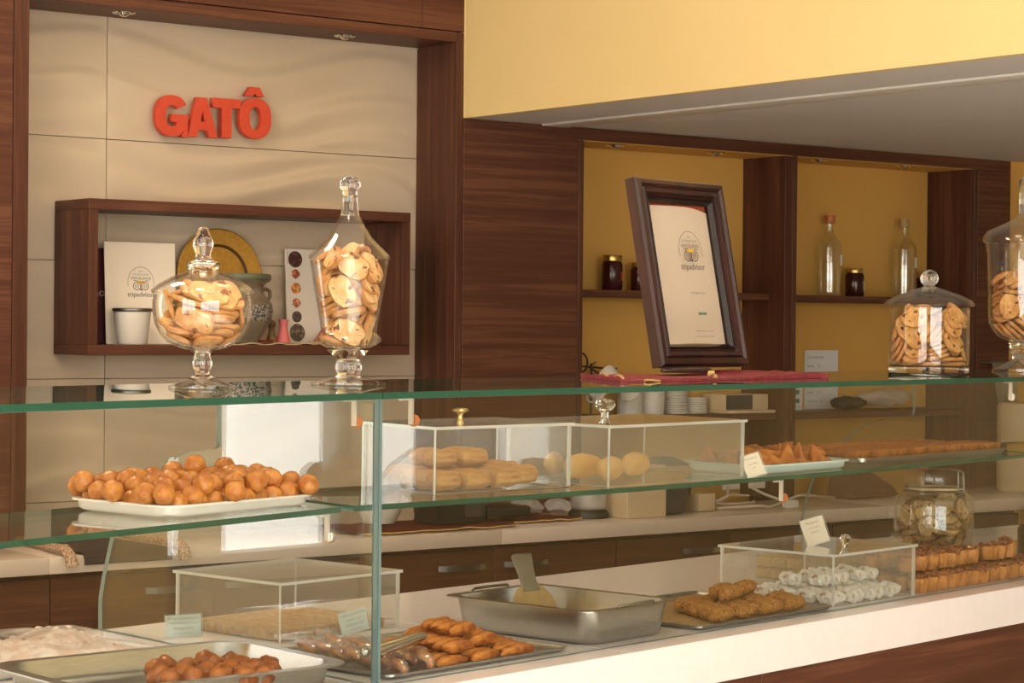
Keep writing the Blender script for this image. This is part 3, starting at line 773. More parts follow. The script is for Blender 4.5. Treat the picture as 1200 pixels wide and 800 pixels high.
# profiles of the four lidded jars (radius, height) above their foot
JAR_BOWL = dict(k=.001315, body=[(9, 44), (20, 45), (32, 49), (42, 54), (50, 63), (55.5, 74), (58.5, 90), (58.5, 100), (57, 109)])
JAR_TALL = dict(k=.001418, body=[(10, 41), (26, 43), (34, 47), (38.5, 50.5), (37.5, 55), (32.5, 60), (34.5, 75), (38, 95), (42, 117), (46.5, 145)])
JAR_CAN = dict(k=.00196, body=[(44, 7), (46.5, 9), (47, 12), (47, 76)])
JAR_URN = dict(k=.00215, body=[(10, 32), (22, 34), (32, 39), (38, 46), (42, 54), (43, 62), (43.5, 100), (44.5, 133), (46.5, 143)])
MASON = dict(body=[(.084, .004), (.089, .012), (.090, .10), (.090, .155), (.086, .172), (.070, .185), (.062, .190)])
PILES = __import__('json').loads('''{"bowl":[[0,-365,232,935,591,126,117,-788],[2,355,-157,760,536,131,-194,-811],[1,-278,243,739,341,-105,187,-915],[0,60,-204,1108,45,-462,-783,414],[2,-41,241,765,982,116,146,-24],[1,479,-436,1295,587,-103,-728,-340],[0,-79,-403,1108,932,-121,26,-340],[1,223,45,1097,404,-143,79,900],[2,-96,-395,1014,42,787,603,-124],[1,360,39,830,794,-169,-99,575],[2,4,-356,898,120,904,-409,-13],[1,281,3,909,897,-11,-170,-408],[0,-22,152,1314,123,956,-247,95],[0,446,-364,1084,292,-328,583,-683],[1,145,65,1174,158,566,807,-58],[0,-207,110,1037,296,315,-812,-391],[1,-71,-310,806,126,812,-570,12],[2,-124,-215,696,61,878,463,-107],[1,470,-94,1525,33,925,96,-365],[0,-279,622,336,1,989,150,-9],[1,496,171,1124,15,-579,-665,472],[0,300,53,1018,61,873,-461,146],[2,129,-440,1423,307,-531,764,200],[1,-463,409,1258,584,-679,-426,132],[0,-51,164,1400,942,-121,-112,-294],[1,411,274,1253,248,-405,-241,-846],[2,69,555,1031,15,-68,-713,697],[1,-178,-698,334,58,2,6,998],[2,79,457,1035,443,390,-625,511],[0,457,488,1387,702,-339,590,207],[2,-254,-171,1450,873,348,63,-336],[0,-442,-241,1031,374,-462,-715,368],[1,-342,-456,1447,67,327,844,419],[2,-164,-478,1388,411,-800,436,-13],[0,-9,64,1247,19,543,-825,157],[0,445,322,1403,226,-267,-758,551],[1,-400,333,1243,67,485,-642,-590],[0,-117,301,1447,153,924,350,-6],[0,-571,-156,1035,434,-326,-774,326],[0,-484,-130,1314,150,-606,-781,-9],[2,67,649,1247,492,-552,-449,-502]],"tall":[[0,-162,28,976,292,-272,-326,857],[2,140,313,903,592,541,236,-549],[1,-242,168,705,157,-864,-471,82],[2,194,-277,896,659,-236,-528,-481],[2,310,95,1305,406,348,736,415],[1,257,309,1952,208,915,-302,-166],[2,139,172,840,776,574,13,-261],[2,-172,155,1181,29,-191,958,-210],[1,-124,253,1259,957,-196,-26,211],[2,161,16,837,227,290,399,-840],[0,-194,239,1368,284,21,-207,-936],[2,-184,-201,1174,918,-130,-62,-371],[2,-217,-215,860,771,-492,388,-113],[0,-29,-116,1417,120,48,-846,-517],[1,-93,448,1658,650,674,307,-174],[2,182,-200,1007,452,796,-162,368],[1,-39,-138,1828,631,480,-211,572],[0,-488,199,1970,57,-618,372,-690],[0,290,204,1561,424,-346,-253,797],[2,-20,9,944,190,-901,-113,-372],[0,626,239,345,700,-7,-2,714],[1,240,-255,1442,148,-470,713,499],[2,240,174,1660,233,-833,325,-383],[0,-196,206,1686,726,-576,-277,-254],[1,-271,89,1675,598,791,-62,114],[2,13,320,1954,726,-270,67,-629],[0,-411,-15,2074,367,346,-403,-764],[2,-207,310,1678,445,-415,488,626],[1,-108,-33,1396,132,45,-832,-537],[2,161,145,1726,818,241,-396,-341],[2,160,-350,1531,789,524,-79,311],[0,324,278,2046,179,906,-346,-164],[1,448,-134,1835,687,420,491,333],[1,-20,-354,345,585,-1,-12,-811],[0,407,177,1330,124,-759,-165,-617],[0,-157,-50,2126,317,-386,-127,857],[1,117,-384,1733,504,-657,-517,-217],[2,-366,-208,1528,61,-648,-398,-647],[1,-5,725,345,999,8,-8,-32],[1,-63,-191,1521,480,416,-329,699],[1,526,-111,2107,672,-265,-690,49],[2,-96,437,2139,950,-266,-135,88],[2,59,-187,1921,63,-340,776,528],[2,-231,-349,1949,549,664,-171,-479],[1,-383,-321,1824,29,591,368,-718],[2,346,157,2180,582,-227,39,-780],[1,125,-420,1917,656,344,450,-498]],"can":[[2,-97,343,198,570,-1,2,-821],[2,351,384,340,195,-185,-962,-48],[0,-185,161,381,8,-967,94,-237],[2,209,389,287,87,635,-747,-174],[0,394,302,420,108,183,-86,973],[0,-281,-393,363,41,881,-455,123],[0,-31,-613,298,23,954,298,-19],[1,392,724,474,417,623,318,-580],[1,773,-244,428,437,390,-560,-586],[1,172,-576,195,12,290,-957,4],[0,462,-204,519,21,494,-855,-157],[2,327,342,619,903,-3,108,416],[0,-651,-4,356,662,195,-185,-699],[1,-375,-240,199,310,2,-8,-951],[2,-245,217,966,86,412,176,-890],[0,-577,385,448,332,-420,296,791],[2,473,48,458,69,-986,80,131],[2,-218,-375,479,95,990,35,101],[2,400,-149,323,149,972,-42,-179],[2,-478,166,338,61,951,159,259],[0,750,325,465,358,708,-110,-598],[0,-21,195,714,172,538,731,383],[2,368,393,709,327,73,74,939],[1,-263,-346,859,933,-197,-300,-29],[2,-606,-28,505,271,-160,949,-36],[1,-197,-332,590,984,-102,-140,-38],[1,83,-602,614,583,-803,-69,102],[1,459,325,963,196,-77,-125,-970],[1,386,-655,535,58,-500,618,604],[2,-115,180,763,115,-348,-248,897],[1,424,-208,633,115,-141,-977,-107],[2,-592,-543,419,324,-241,-640,654],[0,469,357,846,108,407,-900,109],[2,211,-297,1157,59,-469,-871,-135],[1,-804,-4,730,396,588,-399,-582],[0,479,-225,835,79,-90,-984,-132],[2,-116,671,479,129,-337,290,886],[1,-519,517,522,672,-523,36,523],[2,56,573,1285,665,-632,-374,-134],[1,5,801,913,653,-723,-155,-160],[0,219,-230,308,898,-210,107,-372],[1,738,-152,1177,707,30,-706,27],[1,819,53,970,682,-183,697,-122],[0,804,-100,-99,985,-7,3,-171],[2,-160,-361,775,191,188,-237,-934],[1,396,-261,1057,25,-104,-984,-144],[0,-72,607,405,776,-132,-399,-471],[1,459,288,1079,908,-114,105,390],[2,462,-702,-102,958,0,1,-287],[0,-405,-285,860,918,-262,-268,129],[1,457,-164,747,149,-529,-833,-58],[1,-708,-60,830,201,670,190,689],[0,-418,156,1304,725,366,225,538],[1,-39,620,1007,745,648,129,92],[2,-575,267,1004,557,-431,674,222],[1,-345,-163,1062,864,-294,-378,157],[1,-610,-98,1015,645,-303,-642,283],[0,-138,-717,1057,431,-746,-389,-326],[1,409,-262,940,851,141,-38,504],[1,376,-691,824,791,514,332,-9],[1,-619,-543,974,344,-727,-127,-581],[0,557,427,1323,885,-181,419,88],[2,74,-353,1238,323,77,139,-933],[1,-176,189,863,375,-754,497,-208],[0,388,194,1227,109,356,-920,119],[0,-158,-748,709,564,-781,253,93],[2,-140,-39,1365,466,20,-109,-878],[0,258,550,1028,593,758,219,160],[2,-760,-70,1250,358,577,598,425],[1,-90,-753,1243,23,-71,-552,830],[2,-475,594,993,771,-350,-475,-241],[0,-863,-357,5053,6,-908,418,15],[2,-478,581,692,525,758,378,86],[0,441,-509,1219,917,279,277,73],[1,467,-478,1369,663,-40,415,-623]],"urn":[[2,235,329,829,900,134,-13,-414],[1,393,-172,909,574,-26,-6,-818],[0,-463,283,966,286,-917,139,239],[2,101,-213,787,986,-63,-47,-144],[1,-308,549,960,83,294,-879,-367],[0,182,-553,1166,288,-566,-302,-711],[0,501,91,1117,220,811,-468,-273],[2,-426,85,939,934,290,204,-50],[1,203,395,953,58,-2,993,100],[2,-451,-53,997,462,319,-140,816],[1,253,291,1367,616,341,-401,-586],[0,253,-80,1070,796,78,120,588],[1,90,495,1069,984,92,-33,-147],[0,-471,-231,1065,101,-860,373,333],[0,454,-319,1176,15,-119,354,-927],[0,-169,-62,1039,359,484,-753,-264],[2,-65,-136,1068,631,343,289,633],[2,560,182,1196,857,-197,313,-359],[2,-216,223,1237,2,151,960,-235],[1,-29,-745,1129,796,-532,-147,-248],[1,-195,334,1297,571,-119,200,788],[2,503,638,1366,654,247,-605,382],[1,-552,219,1365,307,-312,-100,894],[2,611,171,1305,304,-418,-823,236],[0,514,-347,1283,336,37,362,-869],[2,37,-137,1454,171,-171,958,156],[2,-151,563,1423,157,660,-717,157],[0,-145,-603,1078,783,-544,-154,-260],[0,-253,-374,1341,841,333,-418,85],[2,-174,613,1281,961,-209,55,175],[1,-534,-508,1377,650,-529,520,-165],[1,519,-388,1395,79,-408,839,351],[1,333,657,1498,405,-739,-176,-509],[0,454,-417,1525,199,-642,675,305],[1,642,156,1427,383,7,-920,76],[1,-139,606,1520,161,682,-695,160],[1,370,-442,1660,78,-27,375,-923],[0,-502,-325,1449,108,583,466,656],[1,325,-602,1663,381,-854,-345,-84],[2,-190,-424,1598,520,-594,614,9],[2,-552,263,1500,404,-293,-135,856],[2,-783,-262,1482,39,664,286,690],[1,-755,-10,1551,56,662,181,-725],[0,768,-282,1810,244,660,-21,711],[0,-576,-584,1855,466,664,80,-579],[2,-114,-629,1659,608,538,-27,-584],[0,642,77,1603,895,-13,390,217],[0,-12,-63,1705,959,154,-93,-217],[2,-189,631,1626,220,951,214,-32],[2,-133,638,1742,221,975,17,15],[2,260,369,1610,520,91,849,20],[1,-444,147,1737,126,-936,305,-121],[1,-24,-40,1590,864,191,-47,-463],[0,-443,-530,1938,351,-181,-612,685],[0,671,193,1709,621,-390,170,-658],[2,-176,563,1897,142,506,830,-187],[1,259,-276,1908,988,-76,-124,52],[0,29,-298,1982,127,287,946,-79],[2,296,-588,2010,566,-787,77,232],[1,674,347,1894,490,665,-513,-233],[1,-465,120,1840,155,-824,537,-91],[1,225,261,1951,165,941,261,136],[0,296,-199,2281,20,924,-340,175],[0,-587,2,1943,335,80,54,-937],[2,-213,-634,1786,28,565,590,575],[0,319,-746,1871,582,614,-200,494],[2,14,656,2014,369,878,-304,2],[2,0,-70,2069,73,966,222,113],[0,-156,-278,2268,985,-45,-133,101],[1,-614,-234,2180,421,-323,-8,848],[1,-248,-168,2124,100,741,659,77],[0,527,-180,2143,659,-98,-241,-706],[0,-334,309,2121,213,669,707,-86],[1,712,260,2153,632,149,517,557],[0,500,-526,2406,720,138,470,-492],[0,-26,-698,2325,762,595,-239,89],[2,562,14,2393,499,573,-643,-99],[1,-436,418,2223,124,287,910,-271],[0,-677,444,1806,433,-662,0,612],[1,-186,-802,2162,201,-380,-647,-629],[2,-227,654,2236,921,-337,-24,191],[1,244,631,2112,795,-355,-86,-484],[1,-635,-32,2241,924,-52,-322,-197],[2,189,182,2231,662,-299,197,658]],"mason":[[1,500,-358,107,2,467,-884,28],[2,-218,-255,232,79,-968,-237,-36],[0,-504,217,106,16,920,390,-6],[2,340,-185,1190,321,34,733,599],[0,-100,576,104,586,12,8,-810],[0,407,439,105,16,55,998,8],[2,786,-33,285,396,-585,-318,633],[2,-70,-451,292,444,1,208,-872],[0,-435,-652,364,112,-272,-589,753],[0,170,519,296,396,-78,216,889],[0,-624,-246,401,195,201,783,555],[1,87,-711,389,726,-659,-196,-16],[1,-537,-314,105,524,6,-1,851],[2,457,-432,220,18,-259,964,-51],[1,-553,-432,381,775,570,-197,-191],[2,-83,-605,111,10,994,110,-10],[2,456,-137,393,111,65,963,-236],[1,-5,-651,624,658,735,161,42],[2,-657,-448,760,665,-576,401,-256],[1,-586,63,228,965,-48,-48,252],[2,-79,-122,153,8,128,982,138],[2,499,289,227,306,-3,-47,-951],[0,-334,512,264,249,-171,-41,952],[0,465,-69,223,253,741,611,-117],[0,26,-320,560,179,-977,-57,97],[0,121,47,416,176,968,147,-101],[0,503,140,429,341,-127,-179,-914],[0,458,-216,635,57,-382,903,186],[2,-76,31,341,102,14,-976,190],[0,-430,-151,508,178,-96,-533,822],[2,221,-776,354,408,545,-461,569],[2,583,-485,513,101,-495,649,-569],[1,150,-327,705,285,70,169,-941],[2,574,221,502,543,-143,-141,-815],[0,-7,234,162,132,-805,573,83],[2,553,-514,806,307,-254,783,-478],[2,-19,-440,403,967,204,69,139],[2,-761,217,606,606,501,548,285],[0,-601,173,329,875,-107,-40,471],[2,-180,159,619,176,952,243,-58],[0,724,-9,756,364,-467,227,-773],[0,70,633,693,88,157,-984,17],[2,-375,496,539,15,-735,413,-538],[1,184,-339,817,311,59,176,-932],[0,-687,-263,1055,32,-497,-289,-818],[0,724,47,978,850,-58,510,-119],[0,-434,322,859,994,-81,-14,-76],[2,-247,151,506,146,680,710,-112],[0,165,503,429,492,-69,203,844],[2,-307,-568,1228,192,-9,963,188],[0,63,591,911,767,29,254,588],[0,-42,793,396,122,172,-702,680],[0,415,221,741,128,646,746,-95],[2,-552,382,557,210,-565,619,-503],[2,482,297,604,150,883,-441,65],[0,-539,-59,775,921,9,-57,385],[0,-359,696,792,506,756,-125,397],[1,-762,238,1082,552,-269,633,-471],[0,-222,-62,913,64,-182,-968,-161],[1,445,660,409,385,27,697,605],[1,-83,139,769,861,-40,14,-508],[0,-87,441,891,279,-204,-69,-936],[0,369,250,845,339,-117,114,926],[1,590,-208,1181,584,676,70,-443],[0,-636,321,1270,399,645,176,627],[0,307,301,1102,616,54,253,-744],[2,125,331,1050,112,165,-949,-245],[2,-483,98,1051,365,79,-166,-913],[2,56,-801,865,652,672,-220,274],[2,583,373,1356,249,-664,-115,-696],[2,-323,-451,744,402,-155,74,899],[0,123,-435,940,87,-105,176,-975],[1,446,-489,834,389,224,-530,-720],[1,11,523,556,93,208,-950,212],[2,611,-462,1531,286,385,-538,-693],[1,530,498,844,282,-78,-731,616],[0,-272,-258,958,150,-803,-571,-77],[1,193,542,1340,353,450,677,-463],[2,427,-545,1115,810,-389,-126,420],[1,516,149,1340,445,-690,354,-448],[2,303,-16,1000,788,607,-101,-23],[2,-297,566,1100,992,36,-60,108],[2,-265,-567,994,882,141,-228,386],[1,-184,-145,1252,122,-977,-14,175],[2,-282,-588,1100,393,-67,-252,882],[2,-286,397,1306,700,52,-17,-712],[0,-546,332,1665,204,-251,165,932],[1,182,228,1293,48,427,894,128],[2,284,-557,1170,495,133,-380,-770],[2,174,-395,1283,910,-185,-336,-157],[2,320,-108,1465,589,-183,-14,787],[1,129,644,1393,157,-124,606,770],[1,212,-489,1223,267,232,-314,-881],[1,-311,399,1199,57,-505,861,-12],[2,129,-291,1559,804,-18,-546,233],[0,15,-344,1565,444,-675,468,-357],[0,367,152,1648,150,176,970,-74],[1,-326,-390,1410,237,-259,930,110],[0,-292,129,1598,295,-38,-85,951],[0,-798,-18,1479,370,596,413,581],[1,-193,-93,1152,184,-54,-975,-113],[0,688,418,1347,507,179,669,513],[1,592,-160,1856,743,-73,-605,-277],[2,-336,343,1408,67,-746,663,-5],[0,-557,-12,1391,162,-726,-263,615],[1,813,-41,1270,15,703,-62,-709],[1,244,160,1494,625,55,-175,-759],[0,-511,-628,1437,690,401,-572,191],[1,456,663,910,179,542,488,-661],[1,-24,445,1736,931,-342,-61,-113],[0,-308,307,1515,995,71,-60,-45],[1,385,90,1780,46,-672,718,-176],[2,-518,333,1810,201,168,-261,-929],[1,619,-428,2060,311,347,-636,-615],[0,69,796,1182,727,-661,154,107],[0,-379,707,1439,683,689,201,137],[1,61,167,1632,450,541,673,227],[2,-88,-134,1337,210,-696,-684,59],[0,305,728,1615,693,-436,475,321],[0,-308,-420,1537,622,-47,-213,752],[0,-413,-620,1910,112,-307,-704,631],[0,89,-410,2326,865,-442,112,-209],[1,732,11,1604,100,761,80,636],[0,-162,692,1660,17,357,-633,686],[1,-369,488,2331,382,45,-121,-915],[0,521,-408,1611,607,570,509,220],[0,4,-773,1653,656,509,337,-444],[0,-589,-178,1869,286,440,-813,-252],[0,507,408,1797,657,-214,426,584],[1,86,-490,1902,404,-338,-802,-280],[0,-252,-465,1665,119,-980,70,-141],[2,-626,-160,1761,173,750,-540,-341],[0,322,573,2428,173,-255,-374,-875],[0,242,32,1973,33,-814,534,-225],[2,410,19,1938,244,520,818,36],[1,-656,-180,1409,611,381,-640,-268],[0,-554,248,1978,117,-356,877,-301],[2,-552,-220,2250,839,513,-124,-135],[2,-148,-229,1845,961,42,-115,-248],[2,5,768,2114,305,315,-648,622],[1,360,-552,1783,23,712,-293,638],[1,-12,-738,1417,537,-800,-232,-137],[2,734,153,2104,606,-478,437,-461],[2,-584,-22,2373,483,-826,-107,-270],[2,247,97,2082,1,-888,407,-214],[2,395,530,2269,437,715,-538,94],[0,-205,-596,2107,102,550,408,721],[2,-111,517,2109,348,-163,-379,-842],[1,107,-628,2082,111,499,-157,845],[2,-503,-478,2113,504,281,-721,384],[2,5,492,1835,867,-335,111,352],[0,400,445,2001,97,129,454,876],[0,-194,43,1740,153,-194,969,11],[0,-216,-35,1937,105,-346,929,-82],[2,-352,-78,2175,150,268,432,-848],[1,232,-140,2246,682,129,-457,557],[1,-579,252,2145,115,-361,834,-402],[2,-140,101,2059,989,-74,-128,12],[2,-347,-276,2061,499,-849,17,-171],[1,466,-399,2197,833,-341,-421,113],[0,-107,420,2055,273,592,697,-300],[0,-430,623,1985,483,163,735,-447],[2,538,66,2288,426,-654,-368,506],[2,343,548,2090,334,-339,-316,-821]],"balls":[[0,-174,-805,176,543,839,-42,-19],[2,-381,320,182,562,-114,81,815],[0,1125,-275,176,631,27,-629,454],[2,1035,62,178,893,260,140,341],[0,-1292,-860,176,310,270,912,0],[0,-237,31,179,755,325,569,28],[0,508,-813,180,216,346,-297,-863],[1,1356,575,176,163,-206,-304,916],[0,-1356,-37,178,559,51,462,687],[2,528,-63,177,786,110,608,31],[2,331,171,176,89,705,-316,628],[1,-471,-813,176,347,465,-713,-395],[1,-1475,-308,240,578,540,-290,-538],[2,1324,-507,179,864,102,-148,-470],[1,-12,723,179,788,41,612,-56],[1,1336,-13,174,453,-564,-626,-293],[2,-1348,-569,182,104,-348,608,-705],[2,-217,629,380,611,279,736,85],[2,-580,-10,188,250,-467,-371,763],[1,-296,838,176,29,-412,-808,420],[2,-1502,519,289,507,461,444,-577],[0,1190,873,179,569,101,513,635],[1,800,-224,174,278,833,399,264],[2,279,-234,174,308,506,555,584],[0,189,480,179,193,883,-428,18],[1,242,874,189,403,-155,571,699],[2,-717,-271,183,724,91,411,547],[0,1038,-584,175,125,-901,210,359],[1,-1348,806,176,309,598,608,421],[2,878,877,181,319,-708,-604,177],[1,739,-554,185,700,-344,-490,390],[1,-1038,864,183,384,-372,718,446],[2,1546,476,382,265,928,246,-90],[1,996,-130,399,112,-959,-251,72],[1,885,319,353,438,-27,-252,862],[1,138,-386,399,499,412,-554,-523],[1,-335,-670,400,128,188,961,-159],[2,801,-855,176,613,-381,-649,-239],[0,82,-8,180,860,329,-206,332],[0,-84,-98,404,127,385,634,659],[2,615,278,177,196,-839,206,464],[2,-1019,276,174,602,-55,788,116],[1,1390,-796,176,230,763,-453,400],[0,-1017,-910,271,336,-316,808,365],[2,-738,811,176,515,-582,-493,-391],[2,1419,272,182,172,-276,-946,-10],[2,177,669,404,850,94,-508,109],[0,-403,-240,175,47,925,32,-376],[2,343,-560,179,523,-200,639,527],[0,-1170,-282,180,490,-407,-666,388],[2,24,-568,174,386,677,413,-471],[2,1123,357,181,514,-259,338,745],[2,-777,-777,175,662,-543,-469,-215],[1,475,572,180,356,-556,288,694],[0,655,-708,412,310,-408,-684,519],[1,243,-59,421,410,-490,-697,326],[2,-1516,827,419,476,-725,-477,-144],[1,-689,317,174,203,735,-400,509],[0,-111,432,174,74,690,673,-257],[1,-509,595,183,313,-475,654,499],[1,-46,-282,176,412,-722,547,-103],[2,65,247,319,712,330,247,-568],[0,-1171,-479,399,569,677,-455,-100],[1,-301,-1104,331,683,338,234,-604],[2,-457,462,442,419,535,-479,-555],[2,-1218,526,178,171,260,-910,-273],[0,-867,1148,322,237,440,684,531],[2,-519,979,324,841,-475,257,-29],[2,577,854,189,122,-411,687,587],[0,950,-738,417,564,-760,-65,-317],[0,1097,619,321,885,315,-247,236],[0,-814,-520,342,140,-952,58,266],[0,484,103,420,249,-486,657,519],[2,1556,-595,341,185,903,-356,152],[2,831,566,184,809,-270,-522,6],[2,-555,-522,186,671,-611,381,-178],[1,1159,-452,419,358,555,723,-202],[1,-386,-86,424,194,47,883,-426],[2,-1635,-562,335,661,49,-367,-653],[1,-889,553,185,781,392,-341,346],[2,1458,829,313,224,160,-552,787],[1,843,732,438,673,241,-460,-527],[2,1222,172,393,576,-512,-635,-48],[0,534,-348,264,240,-83,-937,-241],[2,-818,123,371,50,-16,-571,-819],[1,-1381,262,185,61,-603,463,647],[1,25,-772,402,760,-471,98,437],[0,-254,-498,176,751,-426,389,-321],[2,-218,216,416,438,473,-273,-714],[1,849,-389,428,348,-727,389,446],[1,-1105,681,414,88,-268,868,409],[1,-1045,-628,180,774,102,46,624],[0,1110,-896,225,561,292,-726,272],[2,1120,410,526,471,750,-88,-456],[0,376,382,388,735,463,131,478],[1,216,204,566,772,-263,510,-274],[0,-633,-767,424,427,782,449,60],[1,1479,-260,249,186,306,-462,-812],[2,-166,-395,434,60,-928,-365,-44],[0,398,-550,462,831,-330,-444,59],[0,1301,-114,450,768,-284,449,-358],[1,-1565,-863,335,427,471,-401,-660],[2,-980,-38,177,262,169,622,718],[1,-1048,390,440,304,-184,388,-850],[1,-632,715,435,342,910,-175,-153],[1,-5,456,515,173,313,927,109],[0,-525,179,398,195,-54,311,-929],[0,-754,443,435,613,-560,-512,-222],[0,646,509,414,589,-312,-741,-89],[1,-488,-371,435,91,-360,881,-294],[0,374,-908,425,211,209,616,730],[1,-1690,39,333,944,311,103,-23],[1,-682,-137,455,20,413,217,884],[2,209,-842,181,646,260,-169,-697],[0,403,881,428,395,-336,839,-165],[2,-1162,100,367,215,-581,-567,-543],[0,-944,-261,375,256,-283,-797,-467],[2,-203,-187,655,531,-4,-71,845],[0,1397,-1087,330,320,-882,314,-143],[0,616,-164,477,317,-337,-359,-810],[1,764,48,314,518,-536,555,-370],[2,-1345,1116,328,284,-947,-125,-84]],"tri":[[1,274,-431,139,1,947,304,100],[1,1154,-474,166,550,143,-254,783],[1,-1103,583,140,19,-517,854,59],[0,-1127,57,126,64,-683,-725,67],[1,570,608,159,111,-976,0,-186],[1,976,480,140,101,-651,-752,37],[0,-811,359,126,13,-910,-411,55],[1,-1218,-405,115,253,-10,71,-965],[0,-751,-577,116,515,65,13,-854],[0,-1399,-97,180,917,-79,-309,240],[0,-37,-235,158,149,946,275,89],[0,1416,167,151,126,927,348,-59],[0,693,106,135,80,-118,-989,-38],[1,1391,-249,138,55,-307,-949,54],[2,313,198,137,66,-401,909,-93],[2,-198,-476,189,764,617,-128,-139],[1,-375,576,136,38,-496,-868,-9],[1,798,-655,210,441,-742,-407,-298],[1,937,26,221,391,-225,170,-876],[2,-1458,441,188,541,423,429,587],[2,-305,-23,132,11,-322,944,-73],[0,1266,460,204,905,79,233,346],[0,-1353,-537,304,264,232,901,254],[1,-754,-44,160,375,172,-82,907],[1,553,-357,219,610,-263,742,-93],[1,349,542,261,118,930,123,326],[2,-81,388,179,795,216,26,566],[2,790,-312,164,196,639,711,220],[1,164,46,309,179,86,980,-17],[1,30,675,252,169,-129,-317,-924],[2,-507,-122,323,2,277,956,-101],[2,569,82,350,965,-64,-253,8],[2,-289,-661,259,81,-190,-817,-538],[0,-791,583,272,23,519,-854,18],[2,893,460,338,57,713,-698,29],[1,-991,-309,283,995,94,17,-13],[0,-1176,247,276,415,-4,-45,-909],[0,-522,284,285,294,197,-14,935],[1,1504,686,273,44,-480,-875,-30],[0,-599,-415,278,402,463,-790,0],[0,-163,229,337,812,120,80,-565],[2,-1035,-695,248,186,-857,-413,-244],[1,1479,-155,310,900,59,-64,427],[1,-107,-193,344,51,900,371,222]],"frit":[[2,-947,-280,206,97,-703,433,557],[1,-80,-371,198,743,220,-353,524],[2,-13,-855,205,927,-19,337,164],[1,565,134,207,7,-766,634,109],[1,530,920,171,455,674,-557,-168],[0,932,-29,204,256,163,838,453],[0,-305,327,205,205,340,-804,442],[2,-556,-947,205,744,517,338,257],[2,244,318,198,119,-336,-769,-531],[1,1036,-840,201,12,307,816,489],[0,840,208,449,628,-419,628,188],[2,1086,327,201,713,-580,-395,-4],[0,269,-61,200,199,423,494,733],[2,-1000,789,213,204,228,40,951],[0,-511,0,211,414,-499,-156,745],[1,269,657,259,646,708,-260,121],[1,-77,612,172,27,-540,65,-839],[2,-331,619,434,554,318,-613,-465],[2,-15,247,422,613,646,430,148],[1,-685,967,209,513,255,-772,275],[1,983,847,213,278,448,-398,-751],[0,-1016,-1043,202,159,-388,-610,-672],[2,-331,874,199,588,166,-753,-244],[0,826,1208,195,325,559,0,-763],[0,885,559,407,370,-522,-92,-763],[0,621,-595,199,124,-982,128,64],[2,1308,996,224,403,-377,275,-788],[2,957,-482,217,62,76,-988,-121],[0,589,485,208,630,37,731,259],[2,-664,301,340,52,454,867,200],[1,-578,-352,203,356,600,-680,-225],[2,668,-999,203,343,673,-337,562],[1,-132,5,207,283,-396,-88,869],[2,847,-274,461,201,-668,6,-716],[1,-899,68,202,110,-529,7,-842],[1,-657,-651,347,714,141,-44,-684],[0,-964,-639,198,739,-659,-135,29],[2,337,-810,206,21,-58,589,806],[2,-954,446,208,371,-2,373,851],[2,156,1195,222,179,0,-620,764],[0,42,-147,469,539,209,-814,56],[0,-608,626,201,58,690,712,114],[2,-315,-623,206,914,-45,317,249],[0,585,-227,211,249,-582,-663,-401],[2,281,-436,207,273,-567,-354,-692],[1,-318,-216,409,610,-197,-739,-205]]}''')
# ================================================================== THIRD FACET (just past the right joint)
F3 = FR @ T4((2.2, 0, 0)) @ RZ(-6.2)
counter(F3, (0, 1.9), 'far right facet of the counter beyond the second joint', .0717, 0, 0, 1.9)
c3 = case(F3, 0, 1.9, .0717, 0, 'far right glass display case under the tall cookie urn', 0)

# ================================================================== LIDDED COOKIE JARS
from mathutils import Quaternion
def pile(name, key, meshes, M0, label, cat, group, zlim=None, rlim=None, layers=4, zmin=0, squeeze=1, lift=0):
    out = []
    for k, x, y, z, qw, qx, qy, qz in PILES[key]:
        p = Vector((x, y, z)) / 1e4; p = Vector((p.x * squeeze, p.y * squeeze, p.z + lift))
        if zlim and p.z > zlim: continue
        if rlim and p.xy.length > rlim: continue
        if zmin and p.z < zmin: continue
        o = place(meshes[k], name, M0 @ T4(p) @ Quaternion((qw / 1000, qx / 1000, qy / 1000, qz / 1000)).normalized().to_matrix().to_4x4() @ Matrix.Scale(.965 if squeeze < 1 else 1, 4))
        tag(o, label, cat, group); out.append(o)
    label_heap(out, label, layers)
    return out
def jar(J, M0, label, foot, lid, fin, grp='lidded glass cookie jars', seg=44):
    k = J['k']; q = lambda pr: [(r * k, z * k) for r, z in pr]
    t = thing('cookie_jar', label, 'jar', M0, grp)
    body = q(J['body']); th = .0022
    prof = body + [(body[-1][0] - th, body[-1][1])] + [(max(r - th, .002), z + (th if i == 0 else 0)) for i, (r, z) in reversed(list(enumerate(body)))]
    obj('bowl', lathe(B(), prof, seg), 'jar', t, 50)
    i0 = next(i for i, p in enumerate(foot) if i > 1 and p[0] < 20) if foot[1][0] > foot[-2][0] + 5 else 0
    if i0:
        obj('foot', lathe(B(), q(foot[:i0]) + [(foot[i0][0] * k, foot[i0][1] * k), (foot[i0][0] * k * .8, foot[i0][1] * k - .0006), (0, .0022)], seg), 'jar', t, 50)
        obj('stem', lathe(B(), q([(0, foot[i0][1])] + [(foot[i0][0] * .99, foot[i0][1])] + foot[i0 + 1:]), seg), 'jar_solid', t, 50)
    else: obj('foot', lathe(B(), q(foot), seg), 'jar_solid', t, 50)
    l = obj('lid', lathe(B(), q(lid) + [(max(r - 1.6, .4) * k, (z - 1.2) * k) for r, z in reversed(lid[1:])] + [q(lid)[0]], seg), 'jar', t, 50)
    obj('finial', lathe(B(), q(fin), 28), 'jar_solid', l, 60)
    return t
def jar_at(F, s, t_): return F @ T4((s, t_, top_z(t_) + .0010))
M1 = jar_at(FL, -.143, .237); M2 = jar_at(FR, .172, .245); M3 = jar_at(FR, 2.036, .246); M4_ = jar_at(F3, .214, .238)
